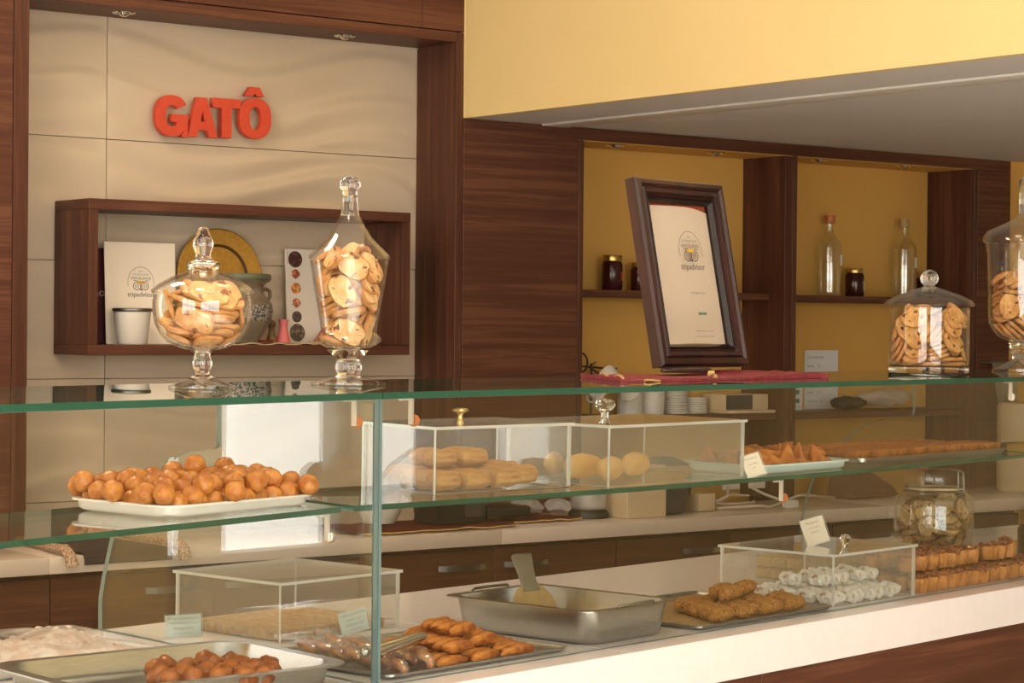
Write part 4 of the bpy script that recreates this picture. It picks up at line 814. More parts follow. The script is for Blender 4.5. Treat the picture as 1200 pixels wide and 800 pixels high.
jar(JAR_BOWL, M1, 'round pedestal bowl jar with pointed bead finial standing on the left glass top',
    [(0, 0), (39, 0), (39, 2), (30, 6), (18, 10.5), (9, 15), (8, 18), (10, 22), (11.8, 28), (11, 33), (9, 38), (9.5, 41), (14, 43.5), (0, 44.5)],
    [(58, 110), (60, 112), (60, 114), (52, 121), (36, 130), (22, 135), (15, 138)],
    [(0, 136), (15, 137.5), (19.5, 141), (19.5, 146), (12, 149), (9, 154), (9, 157), (12, 165), (12, 172), (9, 178), (7, 183), (5.5, 187), (0, 189)])
jar(JAR_TALL, M2, 'tapered tall apothecary jar with high pointed lid standing at the glass corner',
    [(0, 0), (44, 0), (44, 2), (30, 5), (18, 8), (13, 11), (14, 14), (16, 19), (15, 24), (13, 28), (15, 31), (22, 37), (25, 40), (0, 41.5)],
    [(46.5, 146), (48, 148), (47, 151), (36, 162), (26, 172), (16, 188), (11.5, 198)],
    [(0, 197), (11, 198), (9.5, 207), (8.5, 218), (9, 226), (12, 230), (12.5, 236), (9, 242), (0, 244)])
jar(JAR_CAN, M3, 'wide straight cylinder jar with flat round lid and ball knob',
    [(0, 0), (46.5, 0), (47, 3), (47, 7), (45, 8), (0, 8)],
    [(52, 77.5), (53, 80), (50, 84), (36, 91), (18, 97), (9, 100)],
    [(0, 98), (8, 99.5), (6, 102), (10, 106), (11, 111), (8, 118), (0, 121)])
jar(JAR_URN, M4_, 'tallest footed urn jar cut off by the right edge of the photo',
    [(0, 0), (38, 0), (38, 2), (25, 8), (16, 14), (17, 20), (20, 25), (18, 29), (20, 31.5), (0, 32.5)],
    [(47, 144), (50, 146), (49, 152), (44, 158), (30, 164), (14, 172), (9, 177)],
    [(0, 175), (9, 176), (10, 180), (10, 214), (7, 218), (0, 219)])
pile('biscuit', 'bowl', [mesh('biscuit', biscuit_bm(.034, .021, .0075, s, 1.2), ['biscuit_thin', 'crust'], 50) for s in (1, 2, 3)], M1, 'thin golden biscuit slice in bowl jar', 'biscuit', 'biscuits in the bowl jar', .150, .056, 4, .060, .95, .001)
pile('biscuit', 'tall', [mesh('biscuit', biscuit_bm(.030, .021, .0085, s, .5), ['biscuit2', 'crust'], 50) for s in (4, 5, 6)], M2, 'pale oval biscuit in tapered tall jar', 'biscuit', 'biscuits in the tall jar', .235, .045, 4, .062, .94, .001)
pile('biscuit', 'can', [mesh('biscuit', biscuit_bm(.032, .026, .0085, s, .2), ['biscuit', 'crust'], 50) for s in (7, 8, 9)], M3, 'chocolate-flecked biscuit in wide cylinder jar', 'biscuit', 'biscuits in the cylinder jar', .150, .075, 4, .015, .965, .001)
pile('biscuit', 'urn', [mesh('biscuit', biscuit_bm(.033, .026, .009, s, .2), ['biscuit', 'crust'], 50) for s in (7, 8, 9)], M4_, 'chocolate-flecked biscuit in footed urn', 'biscuit', 'biscuits in the urn', .262, .075, 4, .07, .95, .0015)

# ================================================================== PICTURE FRAME ON THE GLASS TOP, RED CLOTH UNDER IT
def emblem(parent, M0, s=1.0):
    # award print: round outline, owl face, lettering; s = height of the round outline
    bm = B()
    def arc(cx, cz, rx, rz, w, a0, a1, mi, n=28):
        vs = []
        for i in range(n + 1):
            a = R_(a0 + (a1 - a0) * i / n); c, q = math.cos(a), math.sin(a)
            vs.append((bm.verts.new((cx + rx * c, 0, cz + rz * q)), bm.verts.new((cx + (rx - w) * c, 0, cz + (rz - w) * q))))
        for (a, b), (c, d) in zip(vs, vs[1:]): bm.faces.new((a, b, d, c)).material_index = mi
    def disc(cx, cz, r, mi, y=-.0001):
        vs = [bm.verts.new((cx + r * math.cos(2 * math.pi * i / 16), y, cz + r * math.sin(2 * math.pi * i / 16))) for i in range(16)]
        bm.faces.new(vs).material_index = mi
    arc(0, 0, .46 * s, .5 * s, .016 * s, -14, 194, 0)
    for sx in (-1, 1):
        arc(sx * .135 * s, -.10 * s, .135 * s, .135 * s, .020 * s, 0, 360, 1); arc(sx * .135 * s, -.10 * s, .068 * s, .068 * s, .012 * s, 0, 360, 1); disc(sx * .135 * s, -.10 * s, .018 * s, 1)
        arc(sx * .20 * s, .03 * s, .11 * s, .05 * s, .016 * s, 20, 120, 1, 8)
    arc(0, -.05 * s, .24 * s, .115 * s, .075 * s, 45, 135, 2, 10)
    vs = [bm.verts.new(p) for p in ((-.045 * s, -.0002, -.19 * s), (.045 * s, -.0002, -.19 * s), (0, -.0002, -.255 * s))]; bm.faces.new(vs).material_index = 1
    o = obj('emblem', bm, ['ink_light', 'ink_owl', 'ink_yellow'], parent, 0); o.matrix_local = M0
    def tx(st, size, x, z, mat='ink', **k):
        q = text(st, size * s, mat, parent, 0, 0, **k); q.matrix_local = M0 @ T4((x * s, -.0002, z * s)) @ RX(90)
    tx('2015', .075, 0, .33, 'ink_light'); tx('ATTESTATION', .088, 0, .225, 'ink_light'); tx("d'EXCELLENCE", .108, 0, .105)
    tx('tripadvisor', .215, 0, -.43)
    return tx
M0 = FR @ T4((1.182, .300, top_z(.300) + .0078)) @ RX(.7)
# oval foot and leaning frame are one thing
fr = thing('framed_certificate', 'leaning mahogany frame with curled award paper on the red cloth', 'picture frame', M0)
bm = lathe(B(), [(0, .0015), (.072, .0015), (.077, .006), (.074, .013), (.060, .0175), (0, .0175)], 32)
for v in bm.verts: v.co.y *= .42; v.co.z *= .62
obj('foot', bm, 'frame', fr, 40)
W_, H_ = .304, .391
Mf = T4((.102, .030, .0118)) @ RZ(.6) @ RX(-11.8)
def ring_loop(w, h, y): return [(-w / 2, y, 0), (w / 2, y, 0), (w / 2, y, h), (-w / 2, y, h)]
def frame_ring(parent, name, mat, steps):
    # steps = (inset, y) pairs across the moulding
    bm = B()
    loops = [[bm.verts.new((x * (W_ / 2 - i), y, z)) for x, z in ((-1, i), (1, i), (1, H_ - i), (-1, H_ - i))] for i, y in steps]
    for a, b in zip(loops, loops[1:] + loops[:1]):
        for k in range(4): bm.faces.new((a[k], a[(k + 1) % 4], b[(k + 1) % 4], b[k]))
    o = obj(name, bm, mat, parent, 25); o.matrix_local = Mf; return o
frame_ring(fr, 'moulding', 'frame', [(0, .020), (0, -.004), (.004, -.010), (.012, -.012), (.018, -.006), (.021, -.0105), (.029, -.0085), (.031, .001), (.036, -.001), (.036, .020)])
frame_ring(fr, 'inner_bead', 'frame_dark', [(.0362, .014), (.0362, -.0005), (.040, -.003), (.045, .003), (.047, .006), (.047, .014)])
obj('mount_board', bx(-W_ / 2 + .040, .0155, .056, W_ / 2 - .040, .018, H_ - .040), 'mat_red', fr).matrix_local = Mf
bm = B(); g = []
pw, ph = .219, .297
for j in range(13):
    row = []
    for i in range(13):
        u = i / 12; v = j / 12
        bow = .008 * math.sin(math.pi * u) * (.4 + .6 * v)
        drop = (.004 + .010 * (max(0, u - .55) / .45) ** 2) * v
        row.append(bm.verts.new((-pw / 2 + pw * u, .0128 - bow, .0455 + ph * v - drop + .004 * math.sin(math.pi * u) * (1 - v))))
    g.append(row)
for j in range(12):
    for i in range(12): bm.faces.new((g[j][i], g[j][i + 1], g[j + 1][i + 1], g[j + 1][i]))
gb = bmesh.ops.solidify(bm, geom=bm.faces[:], thickness=-.0004)
pp = obj('certificate_paper', bm, 'paper', fr, 60); pp.matrix_local = Mf
tx = emblem(pp, T4((.016, .0025, .050 + .192)), .088)
tx('PATISSERIE GATO', .072, .05, -1.02, 'ink_light'); tx('•••••', .26, .10, -1.58, 'ink_green', spacing=.8); 
for z in (-1.92, -2.05): tx('Certificat attribue pour la qualite', .052, .08, z, 'ink_light')
# red brocade runner: a long lying strip with ruffles and gold fringe
bm = B(); L0, L1 = .765, 1.435; n = 60; loops = []
def runner_loop(u):
    s = L0 + (L1 - L0) * u; ruff = max(0, (u - .42) / .58)
    y0, y1 = .125 + .03 * max(0, .1 - u) * 5, .350
    pts = []
    for k in range(10):
        v = k / 9; y = y0 + (y1 - y0) * v
        foot = math.exp(-((s - 1.182) / .13) ** 4) * math.exp(-((v - .76) / .32) ** 4)
        hgt = .0025 + (1 - foot) * (.0022 * math.sin(v * 9 + u * 6) ** 2 + (ruff + .15) * .011 * (.5 + .5 * mnoise.noise(Vector((u * 60, v * 5, 2))))) + .004 * math.exp(-((u) / .03) ** 2)
        pts.append((s + (.14 * v * max(0, 1 - u * 2.0)), y, hgt + TILT * (y - .125)))
    return [(p[0], p[1], TILT * (p[1] - .125) + .0006) for p in pts][::-1] + pts
loops = [runner_loop(i / n) for i in range(n + 1)]
loft(bm, loops)
M0 = FR @ T4((0, 0, top_z(.125)))
rn = tag(obj('table_runner', bm, 'cloth_red', None, 60, M0), 'crinkled red brocade runner with gold fringed edge lying under the picture frame', 'cloth')
for pts, rad in (([(L0 + .002 + (.14 * v), .135 + .165 * v, .008 + .004 * math.sin(v * 9)) for v in [i / 12 for i in range(13)]], .0026),
                 ([(L0 + .05 + .012 * i, .122 + .001 * math.sin(i * 2.0), .003 + .0012 * math.sin(i * 1.3)) for i in range(0, 5)], .002),
                 ([(1.36 + .008 * i, .346, .0085 + .002 * math.sin(i * 1.7)) for i in range(11)], .0016),
                 ([(1.02 + .004 * i, .124 + .004 * math.sin(i * 2.1), .012 + .004 * math.sin(i * 1.1)) for i in range(6)], .004)):
    obj('gold_fringe', tube(B(), pts, rad, 6), 'fringe', rn)

# ================================================================== SHELF, LEFT: DOUGH BALLS
sh = lambda t_: shelf_z(t_) + .0002
M0 = FL @ T4((-.168, .228, sh(.228) + .0006)) @ RX(.716)
tag(obj('serving_tray', tray_bm(.34, .225, .018, .010, .003, .03, .006), 'tray_white', None, 40, M0), 'white tray heaped with honey dough balls on the left glass shelf', 'tray')
pile('honey_dough_ball', 'balls', [mesh('honey_dough_ball', ball_bm(.0165, s, .10, 3), 'honey', 80) for s in (1, 2, 3)], M0, 'honey dough ball on white tray', 'pastry', 'honey dough balls on the white tray', .10)

# ================================================================== ACRYLIC BOXES
def pane(bm, x0, y0, z0, x1, y1, z1):
    d = (x1 - x0, y1 - y0, z1 - z0); ax = d.index(min(d)); k = len(bm.faces)
    box(bm, x0, y0, z0, x1, y1, z1); bm.faces.ensure_lookup_table()
    nf = [(2, 4), (1, 3), (0, 0)]
    bm.normal_update()
    for f in list(bm.faces)[k:]:
        if abs(f.normal[ax]) < .5: f.material_index = 1
    return bm
AC = ['acrylic', 'acrylic_edge']
def acrylic_box(F, s0, s1, t0, t1, z, h, label, tilt=TILT, lid_over=.004, floor=False):
    t = thing('acrylic_box', label, 'display box', F @ T4((s0, t0, z)) @ RX(math.degrees(math.atan(tilt))), 'clear acrylic pastry boxes')
    w, d, th = s1 - s0, t1 - t0, .005
    for nm, a in (('side_panel', (0, 0, 0, w, th, h)), ('side_panel', (0, d - th, 0, w, d, h)), ('side_panel', (0, th + .0002, 0, th, d - th - .0002, h)), ('side_panel', (w - th, th + .0002, 0, w, d - th - .0002, h))):
        obj(nm, pane(B(), *a), AC, t, 0)
    l = obj('lid', pane(B(), -lid_over, -lid_over, h + .0003, w + lid_over, d + lid_over, h + .0055), AC, t, 0)
    return t, l, h + .0055
sz = lambda t_: shelf_z(t_) + .0003
sag = lambda s: -.006 * 4 * (s / 2.2) * (1 - s / 2.2)
FB1 = FR @ T4((.303, .168, 0)) @ RZ(-6)
b1, l1, zz = acrylic_box(FB1, 0, .318, 0, .198, sz(.168) + sag(.36) + .0006, .108, 'clear acrylic box with brass knob over shredded pastry logs on the shelf')
k = obj('knob', lathe(B(), [(0, 0), (.008, 0), (.006, .004), (.0045, .012), (.006, .016), (.014, .019), (.0145, .022), (.011, .025), (0, .026)], 20), 'brass', l1); k.matrix_local = T4((.138, .095, zz))
b2, l2, zz = acrylic_box(FR, .692, 1.108, .104, .352, sz(.104) + sag(.8) + .0006, .105, 'clear acrylic box with faceted crystal knob over crescent pastries on the shelf')
bm = lathe(B(), [(0, 0), (.011, 0), (.009, .006), (.006, .012), (.0065, .022), (.014, .026), (.0195, .034), (.0165, .043), (.008, .047), (0, .047)], 8)
k = obj('knob', bm, 'jar_solid', l2, 0); k.matrix_local = T4((.020, .030, zz))
b3, l3, zz3 = acrylic_box(FR, 1.305, 1.612, .022, .300, DECK + .0003, .101, 'clear acrylic box over sugar dusted rolls on the lower deck', 0)
b4, l4, zz4 = acrylic_box(FR, .205, .500, .44, .72, DECK + .0003, .100, 'clear acrylic box over oat bars at the back of the left deck', 0)

# ------------------------------------------------------------------ shredded pastry logs in the first box
me = [mesh('shredded_pastry_log', roll_bm(.064, .0185, s, 18, .14, 90, .9, 20, .08), 'shredded', 60) for s in (1, 2, 3)]
rnd = random.Random(3)
def row_items(ms, name, F, spots, zf, label, cat, group, jit=.003, rz=0, rzj=4, layers=2):
    out = []
    for s, t_, dz in spots:
        o = place(rnd.choice(ms), name, F @ T4((s + rnd.uniform(-jit, jit), t_ + rnd.uniform(-jit, jit) * .5, zf(t_) + dz)) @ RZ(rz + rnd.uniform(-rzj, rzj)) @ RX(rnd.uniform(-8, 8) if jit > .001 else 0))
        out.append(tag(o, label, cat, group))
    label_heap(out, label, layers)
    return out
sp = [(.045 + .071 * i + .006 * (j % 2), .030 + .0385 * j, .0178 + .004 * (j > 1)) for j in range(4) for i in range(4) if not (j == 0 and i > 2)]
sp += [(.090 + .071 * i, .090 + .0385 * j, .0505) for j in range(2) for i in range(2)]
row_items(me, 'shredded_pastry_log', FB1, sp, lambda t_: sz(.168) + sag(.40) + .0016 + TILT * t_, 'shredded pastry log in brass-knobbed box', 'pastry', 'shredded pastry logs in the acrylic box', .0015, 0, 3)
me = [mesh('crescent_pastry', crescent_bm(.043, .046, s), 'puff', 60) for s in (1, 2)]
for s, t_, rz_, dz, lab in ((.748, .150, 15, .003, 'pale crescent pasty nearest the crystal-knobbed corner of its box'), (.755, .222, -12, .003, 'pale crescent pasty second from the front in the crystal-knobbed box'), (.765, .296, 30, .003, 'pale crescent pasty at the back left of the crystal-knobbed box'), (.892, .205, 8, .003, 'single pale crescent pasty standing apart in the crystal-knobbed box')):
    tag(place(me[0 if s < .75 else 1], 'crescent_pastry', FR @ T4((s, t_, sz(t_) + sag(s) + dz + .0155)) @ RZ(rz_)), lab, 'pastry', 'crescent pasties in the acrylic box')

# ------------------------------------------------------------------ label holders
def card(name, label, F, s, t_, z, w, h, lean, rz, mat, lines, roll=0, holder=True, grp='price cards'):
    t = thing(name, label, 'card', F @ T4((s, t_, z)) @ RZ(rz) @ RX(-lean) @ RY(roll), grp)
    obj('card_sheet', bx(-w / 2, .0004, .002, w / 2, .0012, h), mat, t)
    if holder: obj('holder_front', pane(B(), -w / 2 - .002, -.0022, 0, w / 2 + .002, -.0002, h + .002), AC, t, 0); obj('holder_base', pane(B(), -w / 2 - .002, .0014, .0001, w / 2 + .002, .006, .0018), AC, t, 0)
    for st, sz_, zf in lines:
        if st: text(st, sz_, 'ink_light' , t, 0, .0001, h * zf)
        else: pass
    return t
card('price_card', 'pale blue card reading Energy bars standing before the oat bar box', FR, .135, .615, DECK + .0004, .066, .040, 4, -20, 'paper_mint', [('Barres énergétiques', .0072, .80), ('flocons d’avoine, fruits secs', .0042, .60), ('Energy bars', .0078, .36), ('oat flakes, dried fruit', .0042, .17)])
card('price_card', 'tilted pale card leaning behind the wrapped fried rolls', FR, .335, .385, DECK + .012, .056, .040, 8, -15, 'paper_mint', [('Cigares aux amandes', .0062, .80), ('amandes, miel', .005, .58), ('Almond rolls', .007, .34), ('almonds, honey', .0042, .15)], roll=-10)
card('price_card', 'small price card in a clear holder on the sugar roll box lid', FR, 1.445, .150, DECK + zz3 + .0020, .052, .056, 16, -34, 'paper', [('Beignets', .0085, .80), ('sucre glace', .006, .62), ('amandes', .006, .46)], roll=-14)
card('price_card', 'small price card beside the triangle pastry tray on the shelf', FR, 1.128, .085, sz(.085) + sag(1.1) + .0012, .040, .046, 20, -34, 'paper', [('Briouates', .007, .78), ('amandes', .0055, .55), ('miel', .0055, .36)], roll=-16)
bm = lathe(B(), [(0, 0), (.007, 0), (.005, .004), (.010, .012), (.012, .018), (.008, .024), (0, .025)], 8)
k = obj('knob', bm, 'jar_solid', l3, 0); k.matrix_local = T4((.155, .075, zz3))

# ------------------------------------------------------------------ triangle pastries on the mint tray
M0 = FR @ T4((1.325, .198, sh(.198) + sag(1.325) + .0012)) @ RX(.716)
tag(obj('serving_tray', tray_bm(.35, .20, .018, .010, .003, .03, .006), 'tray_mint', None, 40, M0), 'pale mint tray of fried triangles on the right glass shelf', 'tray')
pile('triangle_pastry', 'tri', [mesh('triangle_pastry', triangle_bm(.034, .021, s), 'fried', 50) for s in (1, 2, 3)], M0, 'fried triangle pastry on mint tray', 'pastry', 'triangle pastries on the mint tray', None, None, 2)
# ------------------------------------------------------------------ nut slab slices on a foil tray
M0 = FR @ T4((1.855, .224, sh(.224) + sag(2.05) + .0012)) @ RX(.716)
tag(obj('serving_tray', tray_bm(.62, .235, .012, .006, .0015, .015, .004), 'steel', None, 40, M0), 'thin metal tray under the nut slab slices on the shelf', 'tray')
me = [mesh('nut_slice', jitter(bx(-.0365, -.048, 0, .0365, .048, .022, .003), .0018, 60, s), 'slab', 40) for s in (1, 2)]
rnd = random.Random(9)
row_items(me, 'nut_slice', FR, [(1.595 + .0755 * i, t_, -.001) for t_ in (.174, .272) for i in range(8) if not (i == 7 and t_ > .2)], lambda t_: sh(t_) + sag(2.05) + .0064, 'brown nut slice on metal shelf tray', 'pastry', 'nut slices on the metal tray', .0005, 0, .5, 1)

# ================================================================== LOWER DECK, RIGHT FACET
dk = lambda t_: DECK + .0003
M0 = FR @ T4((.272, .192, DECK + .0002))
tag(obj('serving_tray', tray_bm(.44, .335, .008, .004, .0012, .012, .003), 'steel', None, 40, M0), 'flat steel tray of fried rolls at the glass corner', 'tray')
me = [mesh('fried_roll', roll_bm(.074 + .006 * (s % 3), .0114, s, 14, .34, 60, .86, 18, .40), 'fried_roll', 60) for s in (1, 2, 3, 4, 5)]
rnd = random.Random(5)
spots = [(.215 + .082 * i + .011 * j, .044 + .0262 * j, .0108) for j in range(9) for i in range(3) if .215 + .082 * i + .011 * j < .45]
spots += [(.246 + .082 * i + .010 * j, .060 + .0262 * j, .0302) for j in range(7) for i in range(2) if (i, j) not in ((1, 0),)]
spots += [(.295 + .008 * j, .098 + .0262 * j, .0495) for j in range(4)]
row_items(me, 'fried_roll', FR, spots, dk, 'bare fried roll on flat steel tray', 'pastry', 'bare fried rolls on the steel tray', .003, 6, 9, 3)
sleeve = mesh('sleeve', jitter(roll_bm(.088, .0152, 8, 10, .0, 60), .003, 50, 3), 'film', 30)
wrapped = []
for j in range(7):
    for i in range(2):
        o = place(me[(i + j) % 4], 'wrapped_fried_roll', FR @ T4((.100 + .060 * i + .004 * j, .060 + .038 * j, DECK + .0175 + .004 * ((i + j) % 2))) @ RZ(62 + 6 * ((i * 3 + j) % 3)) @ RY(-7))
        tag(o, 'film-wrapped fried roll by the glass corner', 'pastry', 'wrapped fried rolls near the corner'); wrapped.append(o)
        place(sleeve, 'film_sleeve', Matrix.Identity(4), o)
label_heap(wrapped, 'film-wrapped fried roll by the glass corner', 1)
# tongs: two chrome channels joined at the head
t = thing('serving_tongs', 'chrome serving tongs with rolled handle ends across the fried rolls', 'tongs', FR @ T4((.026, .050, DECK + .043)) @ RZ(14))
for nm, dy in (('arm', -.010), ('arm', .012)):
    bm = B(); tube(bm, [(.02, dy, 0), (.17, dy * .4, .006)], .0075, 14); obj(nm, bm, 'chrome', t)
for dy in (-.010, .012):
    bm = lathe(B(), [(.0055, 0), (.0088, 0), (.0088, .012), (.0055, .012), (.0055, 0)], 16); o = obj('rolled_end', bm, 'chrome', t); o.matrix_local = T4((.012, dy, 0)) @ RY(90)

# ------------------------------------------------------------------ deep steel pan with scraper
def pan(label, F, s, t_, l, w, h, rz, mat='steel'):
    t = thing('steel_pan', label, 'pan', F @ T4((s, t_, DECK + .0003)) @ RZ(rz), 'deep steel pans')
    def lp(dl, z, rr_): return [(x, y, z) for x, y in rrect(l + dl, w + dl, rr_, 7)]
    bm = B(); f = .018
    loft(bm, [lp(-f * 2 - .02, 0, .035), lp(-f * 2 - .006, .004, .038), lp(-f * 2, .011, .04), lp(-f * 1.5, h - .004, .03), lp(0, h - .002, .028), lp(0, h, .028), lp(-f * 1.5 - .006, h, .03), lp(-f * 2 - .004, .012, .04), lp(-f * 2 - .012, .005, .038), lp(-f * 2 - .026, .0015, .034)])
    obj('pan_body', bm, mat, t, 45)
    return t
p2 = pan('deep empty steel pan with a scraper in it on the lower deck', FR, .668, .194, .268, .352, .062, 0)
for y in (-1, 1):
    bm = B(); tube(bm, [(-.05, y * .172, .064), (-.045, y * .1745, .0665), (0, y * .176, .067), (.045, y * .1745, .0665), (.05, y * .172, .064)], .003, 6); obj('pan_handle', bm, 'steel_dark', p2)
t = thing('dough_scraper', 'grey handled scraper with fan shaped tan blade standing in the steel pan', 'scraper', FR @ T4((.712, .288, DECK + .016)) @ RZ(-8) @ RX(-24))
n = 14
fan = [(-.050, 0), (.050, .0)] + [(.052 * math.cos(R_(12 + 156 * i / n)), .012 + .052 * math.sin(R_(12 + 156 * i / n))) for i in range(n + 1)]
bm = B(); prism(bm, fan, -.002, .002, 0, RX(90)); obj('blade', bm, 'wood_board', t)
bm = B(); loft(bm, [[(x * w, y * d_, z) for x, y in ((-1, -1), (1, -1), (1, 1), (-1, 1))] for w, d_, z in ((.020, .004, .048), (.016, .005, .066), (.016, .006, .085), (.021, .006, .118), (.018, .005, .121))]); obj('handle', bm, 'steel_dark', t)

# ------------------------------------------------------------------ crumbed logs on a liner tray
M0 = FR @ T4((1.072, .186, DECK + .0002))
tr = tag(obj('serving_tray', tray_bm(.445, .345, .008, .004, .0012, .012, .003), 'steel_dark', None, 40, M0), 'flat grey tray under the crumbed pastry logs', 'tray')
bm = bx(-.205, -.155, .0013, .205, .155, .0028); o = obj('crumb_layer', bm, 'crumb_tray', tr)
me = [mesh('crumbed_log', roll_bm(.076, .0150, s, 18, .20, 110, .9, 24, .10), 'crumbed', 60) for s in (1, 2, 3)]
rnd = random.Random(12)
spots = [(.958 + .080 * i + .020 * j, .046 + .0345 * j, .0175) for j in range(5) for i in range(4) if .958 + .080 * i + .020 * j < 1.258]
spots += [(1.06 + .080 * i + .020 * j, .100 + .0345 * j, .0445) for j in range(2) for i in range(2) if (i, j) != (1, 0)]
row_items(me, 'crumbed_log', FR, spots, dk, 'crumb-coated log on flat grey tray', 'pastry', 'crumbed logs on the grey tray', .002, 8, 5)
# ------------------------------------------------------------------ sugar dusted rolls inside the third box
me = [mesh('sugar_roll', roll_bm(.048, .0152, s, 16, .30, 95, .9, 16, .12), 'sugar', 60) for s in (1, 2, 3)]
rnd = random.Random(15)
spots = [(1.338 + .0345 * i, .055 + .052 * j + .006 * (i % 2), .0148) for j in range(4) for i in range(8)]
spots += [(1.356 + .0345 * i, .108 + .052 * j + .006 * (i % 2), .0425) for j in range(2) for i in range(7) if (i * 3 + j) % 4]
row_items(me, 'sugar_roll', FR, spots, dk, 'sugar-dusted roll in deck acrylic box', 'pastry', 'sugar rolls in the acrylic box', .0025, 82, 9)
# ------------------------------------------------------------------ walnut nests in two tiers
pm = [mesh('walnut_nest', nest_bm(.0205, .030, s), 'nest', 60) for s in (1, 2)]
nm_ = [mesh('nut_topping', nutbits_bm(.0185, .031, s, 11), 'nuts', 60) for s in (1, 2, 3)]
rnd = random.Random(21); cnt = 0; nests = []
for j in range(5):
    for i in range(14):
        s = 1.655 + .0435 * i + .006 * (j % 2); t_ = .040 + .044 * j
        if s > 2.17 + .18 * t_: continue
        if (s - 2.025) ** 2 + (t_ - .222) ** 2 < .125 ** 2: continue
        for lev in ((0,) if j in (0, 4) else (0, 1)):
            if lev and rnd.random() < .25: continue
            o = place(pm[cnt % 2], 'walnut_nest', FR @ T4((s + rnd.uniform(-.0015, .0015), t_ - .012 * lev, DECK + .0006 + .0405 * lev)) @ RZ(rnd.uniform(0, 360)) @ RX(rnd.uniform(-7, 7) * lev))
            tag(o, 'nest', 'pastry', 'walnut nests on the deck'); nests.append(o)
            place(nm_[cnt % 3], 'nut_topping', RZ(rnd.uniform(0, 360)), o); cnt += 1
label_heap(nests, 'walnut nest pastry by clip-top jar', 2)
# pistachio heap seen through the sugar roll box
me = [mesh('pistachio_square', jitter(bx(-.019, -.019, 0, .019, .019, .024, .003), .002, 60, s), 'pistachio', 40) for s in (1, 2)]
rnd = random.Random(23)
row_items(me, 'pistachio_square', FR, [(1.66 + .0405 * i, .345 + .0405 * j, .0003 + .025 * l) for j in range(3) for i in range(7) for l in range(2)], dk, 'pistachio square behind the walnut nests', 'pastry', 'pistachio squares behind the nests', .0004, 0, 1)
# ------------------------------------------------------------------ clip-top jar
M0 = FR @ T4((2.025, .222, DECK + .0004))
t = thing('clip_top_jar', 'big clip-top jar of drab biscuits standing behind the walnut nests', 'jar', M0)
pr = MASON['body']; full = [(0, .003)] + pr + [(r - .003, z) for r, z in reversed(pr)] + [(0, .0065)]
obj('jar_body', lathe(B(), [(0, 0), (.08, 0)] + pr + [(r - .003, z + .0) for r, z in reversed(pr)] + [(0, .0065)], 40), 'jar', t, 50)
l = obj('lid', lathe(B(), [(.0, .192), (.058, .192), (.064, .196), (.066, .206), (.066, .226), (.060, .234), (.04, .238), (0, .238)], 40), 'jar', t, 50)
obj('seal_ring', lathe(B(), [(.060, .190), (.066, .190), (.066, .1945), (.060, .1945), (.060, .190)], 32), 'parchment', t)
bm = B(); tube(bm, [(.0685 * math.cos(a), .0685 * math.sin(a), .186) for a in [2 * math.pi * i / 28 for i in range(28)]], .0018, 5, True)
tube(bm, [(.012, -.070, .186), (.013, -.0705, .21), (.011, -.068, .232)], .0018, 5); tube(bm, [(-.012, -.070, .186), (-.013, -.0705, .21), (-.011, -.068, .232)], .0018, 5)
obj('wire_clip', bm, 'steel_dark', t)
pile('biscuit', 'mason', [mesh('biscuit', biscuit_bm(.028, .024, .009, s, 0), ['cookie_drab', 'crust_drab'], 50) for s in (10, 11, 12)], M0 @ T4((0, 0, .001)), 'drab biscuit in big clip-top jar', 'biscuit', 'biscuits in the clip-top jar', .166, .072, 4, 0, .96, .0045)
# jar of preserve at the right edge
t = thing('preserve_jar', 'dark brown preserve jar with gold lid at the right edge of the deck', 'jar', F3 @ T4((.115, .135, DECK + .0004)))
obj('jar_body', lathe(B(), [(0, 0), (.042, 0), (.046, .005), (.046, .085), (.042, .094), (.038, .098), (0, .098)], 32), 'honey_jar', t, 50)
obj('lid', lathe(B(), [(0, .0985), (.043, .0985), (.044, .101), (.044, .112), (.042, .115), (0, .1155)], 32), 'gold_lid', t, 40)

# ------------------------------------------------------------------ oat bars in the fourth box, under film
me = [mesh('oat_bar', jitter(bx(-.042, -.015, 0, .042, .015, .019, .003), .0018, 70, s), 'bar', 40) for s in (1, 2)]
rnd = random.Random(31)
row_items(me, 'oat_bar', FR, [(.257 + .089 * i, .470 + .0335 * j, .0006) for j in range(7) for i in range(3) if .257 + .089 * i < .47], dk, 'pale oat bar in the back acrylic box', 'pastry', 'oat bars in the acrylic box', .0006, 0, 1, 1)

# ================================================================== LOWER DECK, LEFT FACET
M0 = FL @ T4((-.212, .232, DECK + .0003)) @ RZ(-15)
t = thing('steel_pan', 'shallow steel pan of brown fritters in the lower left corner', 'pan', M0, 'steel pans of the left deck')
def lp(dl, z, rr_): return [(x, y, z) for x, y in rrect(.46 + dl, .335 + dl, rr_, 8)]
bm = B(); loft(bm, [lp(-.066, 0, .04), lp(-.056, .004, .042), lp(-.050, .012, .044), lp(-.040, .034, .05), lp(0, .036, .055), lp(0, .0385, .055), lp(-.040, .0385, .05), lp(-.056, .012, .044), lp(-.064, .006, .042), lp(-.078, .002, .036)]); obj('pan_body', bm, 'steel', t, 45)
pile('fritter', 'frit', [mesh('fritter', ball_bm(.019, s, .22, 3), 'fritter', 80) for s in (4, 5, 6)], M0 @ T4((.045, -.050, 0)), 'brown fritter in shallow steel pan', 'pastry', 'fritters in the shallow steel pan', .036, .105, 1, 0, 1, .006)
M0 = FL @ T4((-.20, .598, DECK + .0003)) @ RZ(-10)
t = thing('pastry_tray', 'tray of sugar-dusted dough under crumpled film at the left edge', 'tray', M0)
obj('tray_body', tray_bm(.46, .27, .016, .008, .002, .015, .004), 'tray_white', t)
bm = B(); g = []
